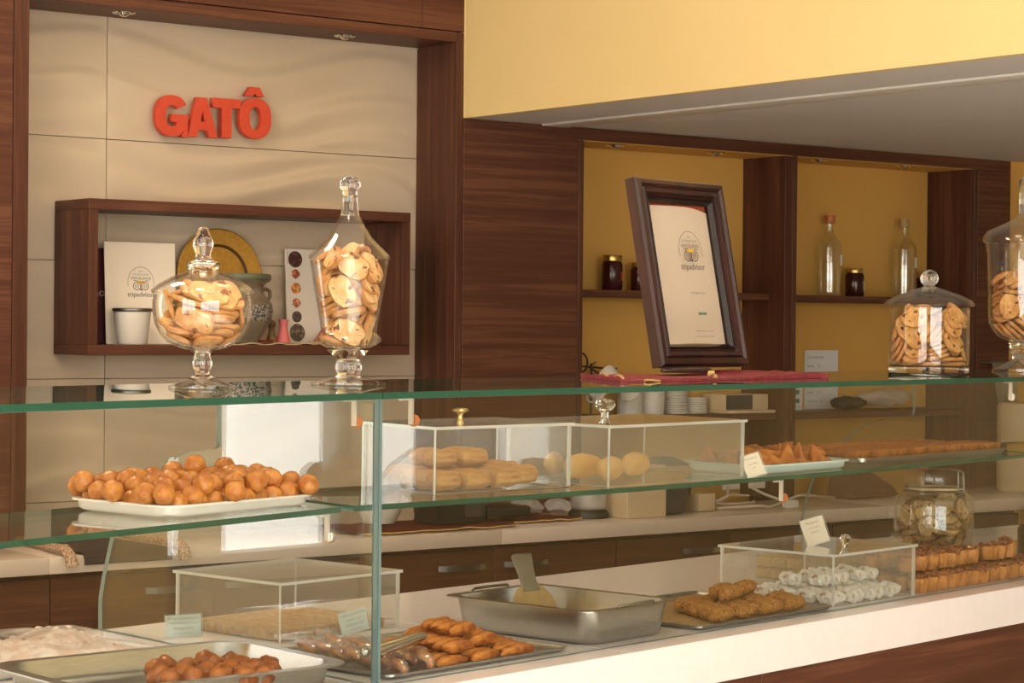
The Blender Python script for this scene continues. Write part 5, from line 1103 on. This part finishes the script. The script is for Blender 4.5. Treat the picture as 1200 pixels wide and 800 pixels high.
for j in range(41):
    row = []
    for i in range(71):
        u, v = i / 70, j / 40; e = min(1, 6 * min(u, 1 - u, v, 1 - v))
        q = Vector((u * 5, v * 4, 1.5))
        hh = .010 + e * (.014 + .014 * mnoise.noise(q) + .012 * abs(mnoise.noise(q * 2.6)) + .012 * abs(mnoise.noise(q * 6))) + e * .016 * math.exp(-((u - .72) / .16) ** 2 - ((v - .62) / .3) ** 2)
        row.append(bm.verts.new((-.212 + .424 * u, -.118 + .236 * v, hh)))
    g.append(row)
for j in range(40):
    for i in range(70): bm.faces.new((g[j][i], g[j][i + 1], g[j + 1][i + 1], g[j + 1][i]))
rim = g[0] + [r[-1] for r in g[1:]] + g[-1][-2::-1] + [r[0] for r in g[-2:0:-1]]; lo = [bm.verts.new((v.co.x, v.co.y, .003)) for v in rim]
for i in range(len(rim)): bm.faces.new((rim[(i + 1) % len(rim)], rim[i], lo[i], lo[(i + 1) % len(rim)]))
bm.faces.new(lo[::-1]); obj('dough_sheet', bm, 'sugar_sheet', t, 60)
bm = B(); g = []
for j in range(15):
    row = []
    for i in range(27):
        u, v = i / 26, j / 14; q = Vector((u * 7, v * 5, 8.5))
        row.append(bm.verts.new((-.215 + .43 * u, -.122 + .244 * v, .0505 + .007 * mnoise.noise(q) - .022 * (abs(v - .5) * 2) ** 3 - .022 * (abs(u - .5) * 2) ** 4)))
    g.append(row)
for j in range(14):
    for i in range(26): bm.faces.new((g[j][i], g[j][i + 1], g[j + 1][i + 1], g[j + 1][i]))
obj('film_cover', bm, 'film', t, 30)
# ================================================================== THINGS IN THE SHELF BOX
bz = Z(-.090) + .0283
t = thing('book', 'dark maroon book with cream letters at the left end of the shelf box', 'book', T4((2.694, 5.455, bz)) @ RX(-4))
obj('cover', bx(0, 0, 0, .150, .020, .262, .001, 1), 'maroon', t); obj('pages', bx(.002, .002, .003, .1505, .018, .2635), 'paper_white', t)
for st, sz_, z in (('lf', .030, .205), ('C', .034, .168), ('mo', .034, .130)): text(st, sz_, 'letter_cream', t, .052, -.0006, z, align='LEFT')
t = thing('certificate_folder', 'cream award certificate propped in the shelf box behind the white pot', 'certificate', T4((2.776, 5.425, bz)) @ RX(-3.5))
obj('folder_board', bx(0, 0, 0, .216, .0035, .279, .0008, 1), 'paper', t)
tx = emblem(t, T4((.108, -.0008, .168)), .088)
tx('PATISSERIE GATO', .085, .0, -.92, 'ink_light'); tx('2015', .075, 0, -1.09, 'ink_light')
t = thing('planter_pot', 'cream tapered pot with grey rim standing in front of the certificate', 'pot', T4((2.826, 5.372, bz)))
obj('pot_body', lathe(B(), [(0, 0), (.038, 0), (.041, .004), (.050, .088), (.046, .088), (.038, .008), (0, .008)], 32), 'ceramic', t)
obj('rim', lathe(B(), [(.046, .0885), (.0525, .0885), (.054, .091), (.054, .096), (.052, .098), (.046, .098), (.046, .0885)], 32), 'steel_dark', t)
# gold charger leaning on the tiles
M0 = T4((3.150, 5.478, 1.598)) @ RX(84) @ Matrix.Scale(1.085, 4)
t = thing('charger_plate', 'round golden charger plate leaning on the tiles in the shelf box', 'plate', M0)
obj('plate_body', lathe(B(), [(0, .004), (.078, .004), (.086, .012), (.122, .015), (.126, .012), (.120, .010), (.086, .006), (.078, 0), (0, 0)], 56), 'gold_plate', t, 25)
obj('ring_line', lathe(B(), [(.0785, .0046), (.0845, .0105), (.0838, .0114), (.078, .0052), (.0785, .0046)], 56), 'plate_ring', t)
o = obj('plate_stand', bx(3.10, 5.452, bz + .0052, 3.17, 5.468, 1.458), 'black', t); o.matrix_local = t.matrix_world.inverted()
# greek style vase
t = thing('painted_vase', 'grey-green painted vase with flared green rim behind the bowl jar', 'vase', T4((3.166, 5.366, bz + .0065)))
pr = [(0, 0), (.042, 0), (.045, .006), (.060, .028), (.078, .060), (.084, .085), (.082, .105), (.070, .122), (.058, .135), (.054, .150), (.060, .162), (.076, .172), (.079, .182), (.076, .190), (.070, .191), (.050, .150), (0, .145)]
bm = lathe(B(), pr, 40)
for f in bm.faces:
    z = f.calc_center_median().z
    f.material_index = 1 if z > .168 else (2 if .062 < z < .100 else (3 if .104 < z < .112 else 0))
obj('vase_body', bm, ['vase', 'vase_green', 'vase_band', 'vase_line'], t, 60)
for sx in (-1, 1):
    bm = B(); tube(bm, [(sx * r, 0, z) for r, z in ((.055, .146), (.074, .150), (.086, .144), (.088, .130), (.080, .114), (.074, .112))], .0055, 8); obj('handle', bm, 'vase', t)
t = tag(obj('display_cloth', None or (lambda: (lambda bm: (loft(bm, [[(x, 5.318, z0 - .002), (x, 5.318, z0 + .0012), (x, 5.445, .0035), (x, 5.445, .0008)] for x, z0 in [(3.06 + .0125 * i, .0028 + .0026 * math.sin(i * .9) + (.012 if i > 25 else 0) * ((i - 25) / 3)) for i in range(29)]]), bm)[1])(B()))(), 'parchment', None, 50, T4((0, 0, bz))), 'wrinkled cream cloth lying under the painted vase in the shelf box', 'cloth')
tag(obj('bud_vase', lathe(B(), [(0, 0), (.020, 0), (.021, .004), (.013, .030), (.011, .045), (.0135, .058), (.015, .065), (.011, .064), (0, .050)], 24), 'pink', None, 50, T4((3.302, 5.372, bz + .006))), 'small pink waisted bud vase in the shelf box', 'vase')
t = thing('brown_figurine', 'small brown waisted figurine beside the pink bud vase', 'figurine', T4((3.268, 5.380, bz + .006)))
obj('figure_body', lathe(B(), [(0, 0), (.016, 0), (.014, .012), (.009, .028), (.008, .040), (.012, .048), (.012, .056), (.007, .062), (0, .064)], 20), 'figurine', t)
tag(obj('red_saucer', lathe(B(), [(0, .0), (.022, .0), (.026, .006), (.024, .007), (.018, .003), (0, .003)], 24), 'cloth_dark_red', None, 50, T4((3.225, 5.345, bz + .007))), 'little dark red dish on the cream cloth before the vase', 'dish')
# poster board with printed dishes
t = thing('food_poster', 'narrow cream board printed with six round dishes in the shelf box', 'poster', T4((3.366, 5.452, bz)) @ RX(-4))
obj('board', bx(0, 0, 0, .150, .006, .276, .001, 1), 'poster', t)
for i, (z, r) in enumerate(((.246, .024), (.204, .015), (.162, .0165), (.120, .015), (.080, .0165), (.034, .026))):
    bm = B(); n = 20; vs = [bm.verts.new((.033 + r * math.cos(2 * math.pi * q / n) * (1 if i in (0, 2, 4, 5) else .9 + .2 * math.sin(q * 2.4)), -.0006, z + r * math.sin(2 * math.pi * q / n) * (1 if i in (0, 2, 4, 5) else .9 + .25 * math.sin(q * 3.1)))) for q in range(n)]
    bm.faces.new(vs); obj('printed_dish', bm, 'dish%d' % i, t, 0)
text('Les douceurs', .010, 'ink_light', t, .005, -.0006, .26, rot=RY(90) @ RX(90))
tag(obj('red_ornament', prism(B(), [(0, 0), (.045, 0), (.040, .050), (.022, .028)], 0, .01, 0, RX(90)), 'red_cap', None, 30, T4((3.425, 5.42, bz + .0003))), 'small red pointed ornament before the printed board', 'ornament')

# ================================================================== THINGS IN THE YELLOW OPENINGS
def jam(x, z, h, r, lab, dot=True):
    t = thing('jam_jar', lab, 'jar', T4((x, 5.435, z + .0004)), 'jam jars on the dark shelves')
    obj('jar_body', lathe(B(), [(0, 0), (r * .9, 0), (r, .004), (r, h * .74), (r * .86, h * .82), (0, h * .82)], 28), 'jam', t, 50)
    obj('lid', lathe(B(), [(0, h * .825), (r * .93, h * .825), (r * .95, h * .85), (r * .95, h * .97), (r * .9, h), (0, h)], 28), 'gold_lid', t, 40)
    bm = B(); n = 8; w = .30 if dot else .42
    for k in range(n + 1): pass
    g = [[bm.verts.new(((r + .0006) * math.sin(R_(a)), -(r + .0006) * math.cos(R_(a)), h * zf)) for a in [20 + (40 if dot else 50) * i / n for i in range(n + 1)]] for zf in ((.28, .52) if dot else (.2, .55))]
    for i in range(n): bm.faces.new((g[0][i], g[0][i + 1], g[1][i + 1], g[1][i]))
    obj('jar_label', bm, 'red' if dot else 'paper_white', t)
    return t
jam(4.565, Z(.113), .112, .034, 'taller dark jam jar with red dot label on the left shelf')
jam(4.682, Z(.113), .092, .0305, 'shorter dark jam jar with red dot label on the left shelf')
jam(5.672, Z(.110), .098, .033, 'dark jam jar with white label between the two tall bottles', False)
jam(6.03, Z(.110), .090, .030, 'dark jam jar right of the second tall bottle', False)
jam(5.055, Z(.113), .108, .031, 'dark jam jar half hidden behind the right edge of the frame')
def bottle(x, lab, mat):
    t = thing('spirit_bottle', lab, 'bottle', T4((x, 5.44, Z(.110) + .0004)), 'tall clear bottles')
    pr = [(0, .004), (.040, .004), (.043, .010), (.043, .170), (.040, .184), (.028, .200), (.018, .212), (.0155, .222), (.015, .250)]
    obj('bottle_body', lathe(B(), [(0, 0), (.041, 0)] + pr[2:] + [(.012, .250), (.0125, .22), (.025, .197), (.038, .18), (.040, .17), (.040, .012), (0, .010)], 32), 'spirit', t, 50)
    obj('stopper', lathe(B(), [(0, .2505), (.0155, .2505), (.018, .254), (.018, .276), (.016, .280), (0, .280)], 24), mat, t)
    bm = B(); g = [[bm.verts.new((.0437 * math.sin(R_(a)), -.0437 * math.cos(R_(a)), z)) for a in range(10, 71, 10)] for z in (.105, .142)]
    for i in range(6): bm.faces.new((g[0][i], g[0][i + 1], g[1][i + 1], g[1][i]))
    obj('bottle_label', bm, 'paper_white', t)
bottle(5.553, 'left tall clear bottle with copper stopper on the right shelf', 'orange_plastic'); bottle(5.93, 'right tall clear bottle with tan stopper on the right shelf', 'wood_board')
# cup stand with hanging cups on the low shelf
lz = Z(-.285) + .0004
t = thing('cup_stand', 'black wire cup tree with curled arms on the low left shelf', 'cup stand', T4((4.47, 5.42, lz)))
bm = lathe(B(), [(0, 0), (.05, 0), (.05, .004), (0, .006)], 20); tube(bm, [(0, 0, .004), (0, 0, .165)], .0035, 6); obj('stem', bm, 'black', t)
for pts in ([(-.085, 0, .150), (-.04, 0, .156), (.05, 0, .150), (.105, 0, .148)], [(-.03, -.04, .15), (0, 0, .158), (.05, .04, .168)], [(.0, 0, .15), (.03, -.03, .12), (.0, -.045, .098), (-.03, -.04, .10)]):
    bm = B(); tube(bm, pts, .0032, 6); obj('arm', bm, 'black', t)
bm = B(); tube(bm, [(-.05 + .026 * math.cos(a), -.01, .168 + .030 * math.sin(a)) for a in [2 * math.pi * i / 20 for i in range(20)]], .003, 6, True)
tube(bm, [(.028 + .014 * math.cos(a), -.035, .100 + .018 * math.sin(a)) for a in [2 * math.pi * i / 16 for i in range(16)]], .003, 6, True); obj('scroll', bm, 'black', t)
def cup(x, y, z, tilt, rz, lab):
    t = thing('espresso_cup', lab, 'cup', T4((x, y, z)) @ RZ(rz) @ RY(tilt), 'cups hanging on the wire stand')
    obj('cup_body', lathe(B(), [(0, 0), (.020, 0), (.024, .004), (.034, .030), (.037, .052), (.0345, .052), (.031, .030), (.020, .007), (0, .007)], 24), 'ceramic', t)
    bm = B(); tube(bm, [(.033 + .016 * math.sin(a), 0, .028 - .017 * math.cos(a)) for a in [math.pi * i / 8 for i in range(9)]], .0035, 6); obj('handle', bm, 'ceramic', t)
cup(4.405, 5.352, Z(-.180), 118, -70, 'left white cup hanging on the black wire stand'); cup(4.515, 5.348, Z(-.182), 60, 100, 'middle white cup hanging on the black wire stand'); cup(4.575, 5.39, Z(-.182), 115, -95, 'right white cup hanging on the black wire stand')
def pot(x, lab): tag(obj('paper_cup_stack', lathe(B(), [(0, 0), (.040, 0), (.0405, .01), (.044, .085), (.0445, .105), (.042, .120), (.038, .124), (0, .124)], 28), 'white_plastic', None, 50, T4((x, 5.44, lz))), lab, 'cups', 'stacked white cups on the low shelf')
pot(4.648, 'left white cup stack on the low shelf behind the crystal knob'); pot(4.742, 'second white cup stack on the low shelf')
def lids(x, n, r, lab):
    t = thing('lid_stack', lab, 'lids', T4((x, 5.44, lz)), 'stacks of clear lids')
    me = mesh('lid', lathe(B(), [(r * .8, 0), (r, 0), (r * 1.02, .002), (r, .005), (r * .86, .006), (r * .8, 0)], 24), 'white_plastic')
    for i in range(n): place(me, 'lid', T4((0, 0, .0075 * i)), t)
lids(4.845, 15, .040, 'tall stack of clear round lids on the low shelf'); lids(4.932, 7, .040, 'short stack of clear round lids on the low shelf')
t = thing('napkin_box', 'dark sided cream box lying on a board over the low shelf', 'box', T4((5.075, 5.352, lz)))
obj('board', bx(-.095, -.02, 0, .12, .13, .010, .002), 'cream_box', t); obj('box_body', bx(-.088, 0, .0105, .105, .110, .062, .002), 'cream_box', t); obj('dark_front', bx(-.087, -.003, .0125, .03, -.0005, .060), 'dark_grey', t)
def note(x, z, w, h, lab, n):
    t = thing('pinned_note', lab, 'note', T4((x, 5.5045, z)), 'white notes at the back of the right opening'); obj('sheet', bx(0, 0, 0, w, .001, h), 'paper_white', t)
    rows = ['Commandes', 'lundi    12', 'mardi    8', 'Total', 'jeudi    15', 'vendredi 20'][:n]
    for i, r in enumerate(rows): text(r, .016, 'ink_light', t, w * .08, -.0006, h * (.86 - .15 * i), align='LEFT')
note(5.500, Z(-.285) + .001, .165, .205, 'large white note sheet standing at the back of the right opening', 6)
t = thing('pinned_note', 'narrow white slip with blue marks left of the large note sheet', 'note', T4((5.385, 5.46, lz)), 'white notes at the back of the right opening'); obj('sheet', bx(0, 0, 0, .062, .02, .125), 'paper_white', t)
for i, z in enumerate((.085, .055, .025)): obj('blue_mark', bx(.018, -.0012, z, .046, -.0002, z + .014), 'ink_green' if i else 'ink', t)
t = thing('spice_grinder', 'patterned black and white canister beside the white notes', 'canister', T4((5.31, 5.40, lz)))
obj('canister_body', lathe(B(), [(0, 0), (.032, 0), (.032, .12), (0, .12)], 24), 'vase_band', t); obj('cap', lathe(B(), [(0, .1205), (.028, .1205), (.030, .16), (.02, .168), (0, .168)], 24), 'paper_white', t)
# crumpled clear bag on the low right shelf
bm = ball_bm(1, 5, .22, 3)
for v in bm.verts: v.co = Vector((v.co.x * .13, v.co.y * .055, v.co.z * .032))
tag(obj('crumpled_bag', jitter(bm, .012, 40, 2), 'bag_clear', None, 30, T4((5.82, 5.42, Z(-.285) + .042))), 'crumpled clear bag on the low right shelf', 'bag')
bm = ball_bm(1, 6, .15, 3)
for v in bm.verts: v.co = Vector((v.co.x * .10, v.co.y * .05, v.co.z * .022))
tag(obj('dark_pouch', jitter(bm, .006, 40, 4), 'black', None, 40, T4((5.60, 5.39, Z(-.285) + .0255)) @ Matrix.Diagonal((.8, .8, 1, 1))), 'dark lying pouch on the low right shelf', 'pouch')

# ================================================================== THINGS ON THE BACK WORKTOP
wz = .8995
t = thing('placemat', 'dark woven placemat with brown knotted ends hanging over the left worktop edge', 'placemat', T4((0, 0, 0)))
def drape(x0, x1, mat, name, dz=0, jx=0):
    bm = B(); pr = [(5.27, wz + .004), (5.10, wz + .006), (4.98, wz + .008), (4.925, wz + .006), (4.9105, wz - .006), (4.909, wz - .020)]
    lps = [[(x, y, z + dz) for y, z in pr] + [(x, y + (.004 if z < wz else 0), z - .003 + dz) for y, z in reversed(pr)] for x in (x0, x1)]
    loft(bm, lps); obj(name, bm, mat, t, 40)
drape(2.46, 2.70, 'mat_dark', 'mat_field')
for xa, xb, xc in ((2.36, 2.455, .02), (2.705, 2.745, 0)):
    bm = B(); tube(bm, [(xb - .01, 5.26, wz + .012), (xb - .02, 5.10, wz + .0135), (xb - .02 - xc, 4.97, wz + .0155), (xb - .02 - xc, 4.925, wz + .017), (xb - .02 - xc, 4.899, wz + .004), (xb - .015 - xc, 4.896, wz - .022)], [.009, .010, .011, .013, .014, .016], 10); obj('knotted_end', bm, 'woven', t)
def red_mat(x0, x1, y0, y1, lab, seed):
    bm = B(); n = 24; g = []
    for j in range(9):
        g.append([bm.verts.new((x0 + (x1 - x0) * i / n, y0 + (y1 - y0) * j / 8 + .006 * math.sin(i * .8 + seed), wz + .003 + .004 * (1 + mnoise.noise(Vector((i * .35, j * .5, seed)))))) for i in range(n + 1)])
    for j in range(8):
        for i in range(n): bm.faces.new((g[j][i], g[j][i + 1], g[j + 1][i + 1], g[j + 1][i]))
    bmesh.ops.solidify(bm, geom=bm.faces[:], thickness=.0024)
    o = tag(obj('red_cloth', bm, 'cloth_dark_red', None, 60), lab, 'cloth', 'red cloths on the back worktop')
    bm = B(); tube(bm, [(x0 + (x1 - x0) * i / n, y0 - .002 + .006 * math.sin(i * .8 + seed), wz + .006 + .004 * mnoise.noise(Vector((i * .35, 0, seed)))) for i in range(n + 1)], .0022, 5); obj('beaded_edge', bm, 'fringe', o)
red_mat(3.30, 3.83, 4.955, 5.24, 'wide dark red cloth under the black phone dock on the worktop', 1); red_mat(3.87, 4.12, 5.03, 5.24, 'narrow dark red cloth under the clear bags on the worktop', 2)
t = thing('desk_speaker', 'black wedge shaped speaker on the red cloth', 'speaker', T4((3.60, 5.03, wz + .013)))
bm = B(); prism(bm, [(0, 0), (.12, 0), (.085, .105), (.0, .105)], 0, .165, 0, Matrix(((0, 0, 1, 0), (1, 0, 0, 0), (0, 1, 0, 0), (0, 0, 0, 1)))); obj('speaker_body', bm, 'black', t); obj('front_panel', bx(.090, -.003, .015, .150, -.0005, .095, .001, 1), 'dark_grey', t)
tag(obj('woven_basket', lathe(B(), [(0, 0), (.045, 0), (.060, .030), (.066, .055), (.062, .055), (.054, .03), (.04, .006), (0, .006)], 28), 'ceramic', None, 50, T4((3.49, 5.16, wz + .013))), 'white scalloped bowl beside the black speaker', 'bowl')
tag(obj('dark_wallet', bx(0, 0, 0, .165, .09, .034, .012, 3), 'black', None, 40, T4((3.80, 5.07, wz + .0135))), 'dark flat pouch lying left of the clear bags', 'pouch')
for i, (x, y, sx, lab) in enumerate(((4.00, 5.14, .048, 'left crumpled clear bag on the narrow red cloth'), (4.085, 5.10, .030, 'right crumpled clear bag on the narrow red cloth'))):
    bm = ball_bm(1, 7 + i, .25, 3)
    for v in bm.verts: v.co = Vector((v.co.x * sx, v.co.y * .05, v.co.z * .020))
    tag(obj('crumpled_bag', jitter(bm, .010, 40, i), 'bag_clear', None, 30, T4((x, y, wz + .040))), lab, 'bag')
t = thing('coffee_grinder', 'dark appliance with clear hopper beside the cream box', 'grinder', T4((4.20, 5.10, wz)))
obj('base', lathe(B(), [(0, 0.0005), (.062, .0005), (.060, .018), (.052, .026), (0, .026)], 28), 'black', t); obj('hopper', lathe(B(), [(.048, .0265), (.056, .045), (.056, .16), (.053, .16), (.053, .046), (.045, .0265), (.048, .0265)], 28), 'bag_clear', t); obj('hopper_lid', lathe(B(), [(0, .1605), (.056, .1605), (.054, .175), (0, .178)], 28), 'black', t)
tag(obj('cream_carton', bx(0, 0, 0, .152, .10, .155, .0015, 1), 'cream_box', None, 30, T4((4.259, 4.99, wz + .0004))), 'plain cream carton standing at the front of the worktop', 'box')
t = thing('kettle', 'dark rounded kettle half hidden behind the cream carton', 'kettle', T4((4.492, 5.10, wz + .0004)))
obj('kettle_body', lathe(B(), [(0, 0), (.060, 0), (.075, .008), (.080, .03), (.078, .10), (.065, .15), (.04, .17), (0, .175)], 32), 'dark_grey', t); bm = B(); tube(bm, [(.07, 0, .04), (.105, 0, .055), (.118, 0, .10), (.10, 0, .14), (.06, 0, .155)], .008, 8); obj('handle', bm, 'black', t)
t = thing('power_adapter', 'cream power adapter with white plug lead beside the kettle', 'adapter', T4((4.615, 5.07, wz + .0004)))
obj('adapter_body', bx(0, 0, 0, .07, .05, .055, .004), 'cream_box', t); bm = B(); tube(bm, [(.071, .02, .025), (.10, .015, .03), (.16, .03, .045), (.24, .03, .038)], .004, 6); obj('lead', bm, 'cable_white', t)
def cable(pts, lab):
    def cr(p0, p1, p2, p3, u): return .5 * ((2 * p1) + (p2 - p0) * u + (2 * p0 - 5 * p1 + 4 * p2 - p3) * u * u + (3 * p1 - p0 - 3 * p2 + p3) * u ** 3)
    P_ = [Vector(p) for p in pts]; P_ = [P_[0]] + P_ + [P_[-1]]; out = []
    for a, b, c, d in zip(P_, P_[1:], P_[2:], P_[3:]):
        for i in range(6): out.append(cr(a, b, c, d, i / 6))
    out.append(P_[-1]); tag(obj('power_cable', tube(B(), out, .0045, 7), 'cable_white', None, 60), lab, 'cable', 'white cables on the worktop')
cable([(4.72, 5.10, wz + .005), (4.83, 5.03, wz + .012), (4.92, 5.06, wz + .005), (5.08, 5.10, wz + .03), (5.22, 5.14, wz + .018), (5.34, 5.2, wz + .006)], 'thick white cable running right along the worktop')
cable([(4.94, 5.285, Z(-.52)), (4.90, 5.25, Z(-.548)), (4.84, 5.23, wz + .006), (4.88, 5.18, wz + .006), (4.96, 5.19, wz + .006), (5.0, 5.23, wz + .006)], 'white cable looping down from the left wall socket')
cable([(5.03, 5.285, Z(-.52)), (5.06, 5.24, Z(-.545)), (5.10, 5.20, wz + .006), (5.07, 5.15, wz + .006), (5.02, 5.13, wz + .006)], 'white cable dropping from the right wall socket')
t = thing('plug_block', 'white inline plug block among the cables', 'plug', T4((4.93, 5.00, wz + .0004))); obj('plug_body', bx(0, 0, 0, .05, .03, .026, .006), 'white_plastic', t); obj('prong', bx(.051, .010, .010, .064, .014, .016), 'steel', t)
for x, lab in ((4.925, 'left white double socket on the dark back board'), (5.04, 'right white double socket on the dark back board')):
    t = thing('wall_socket', lab, 'socket', T4((x, 5.2945, Z(-.530))), 'white wall sockets'); obj('plate', bx(0, 0, 0, .075, .005, .055, .002), 'white_plastic', t); obj('outlet', bx(.02, -.002, .015, .055, -.0003, .042, .002), 'ceramic', t)
bm = B(); prism(bm, [(0, 0), (.25, 0), (.22, .030), (.10, .085), (.03, .075)], 0, .11, 0, RX(90)); tag(obj('paper_bag', jitter(bm, .004, 20, 3), 'paper_bag', None, 30, T4((5.37, 5.27, wz + .0045)) @ RZ(4)), 'slumped brown paper bag on the right of the worktop', 'bag')
t = thing('sauce_bottle', 'small red-capped bottle right of the brown paper bag', 'bottle', T4((5.66, 5.10, wz + .0004))); obj('bottle_body', lathe(B(), [(0, 0), (.024, 0), (.026, .006), (.026, .07), (.014, .09), (0, .09)], 20), 'spirit', t); obj('cap', lathe(B(), [(0, .0905), (.017, .0905), (.019, .095), (.019, .135), (.016, .138), (0, .139)], 20), 'red_cap', t)
t = thing('hand_towel', 'pale towel hanging over the rail at the right end', 'towel', T4((6.19, 5.255, 0)))
bm = B(); g = [[bm.verts.new((.13 * i / 10 * (1 - .3 * (j / 12)) + .05 * (j / 12), -.006 * math.sin(i * 1.3 + j * .2) * (.3 + j / 12), Z(-.12) - .25 * j / 12)) for i in range(11)] for j in range(13)]
for j in range(12):
    for i in range(10): bm.faces.new((g[j][i], g[j][i + 1], g[j + 1][i + 1], g[j + 1][i]))
bmesh.ops.solidify(bm, geom=bm.faces[:], thickness=.005); obj('towel_cloth', bm, 'towel', t, 60)
bm = B(); tube(bm, [(-.01, .045, Z(-.118)), (-.01, .005, Z(-.118)), (.15, .005, Z(-.118)), (.15, .045, Z(-.118))], .004, 8); obj('rail', bm, 'steel_dark', t)
tag(obj('beige_canister', lathe(B(), [(0, 0), (.07, 0), (.075, .01), (.075, .30), (.07, .31), (0, .312)], 28), 'cream_box', None, 40, T4((6.20, 5.14, wz + .0004))), 'beige canister standing at the far right of the worktop', 'canister')
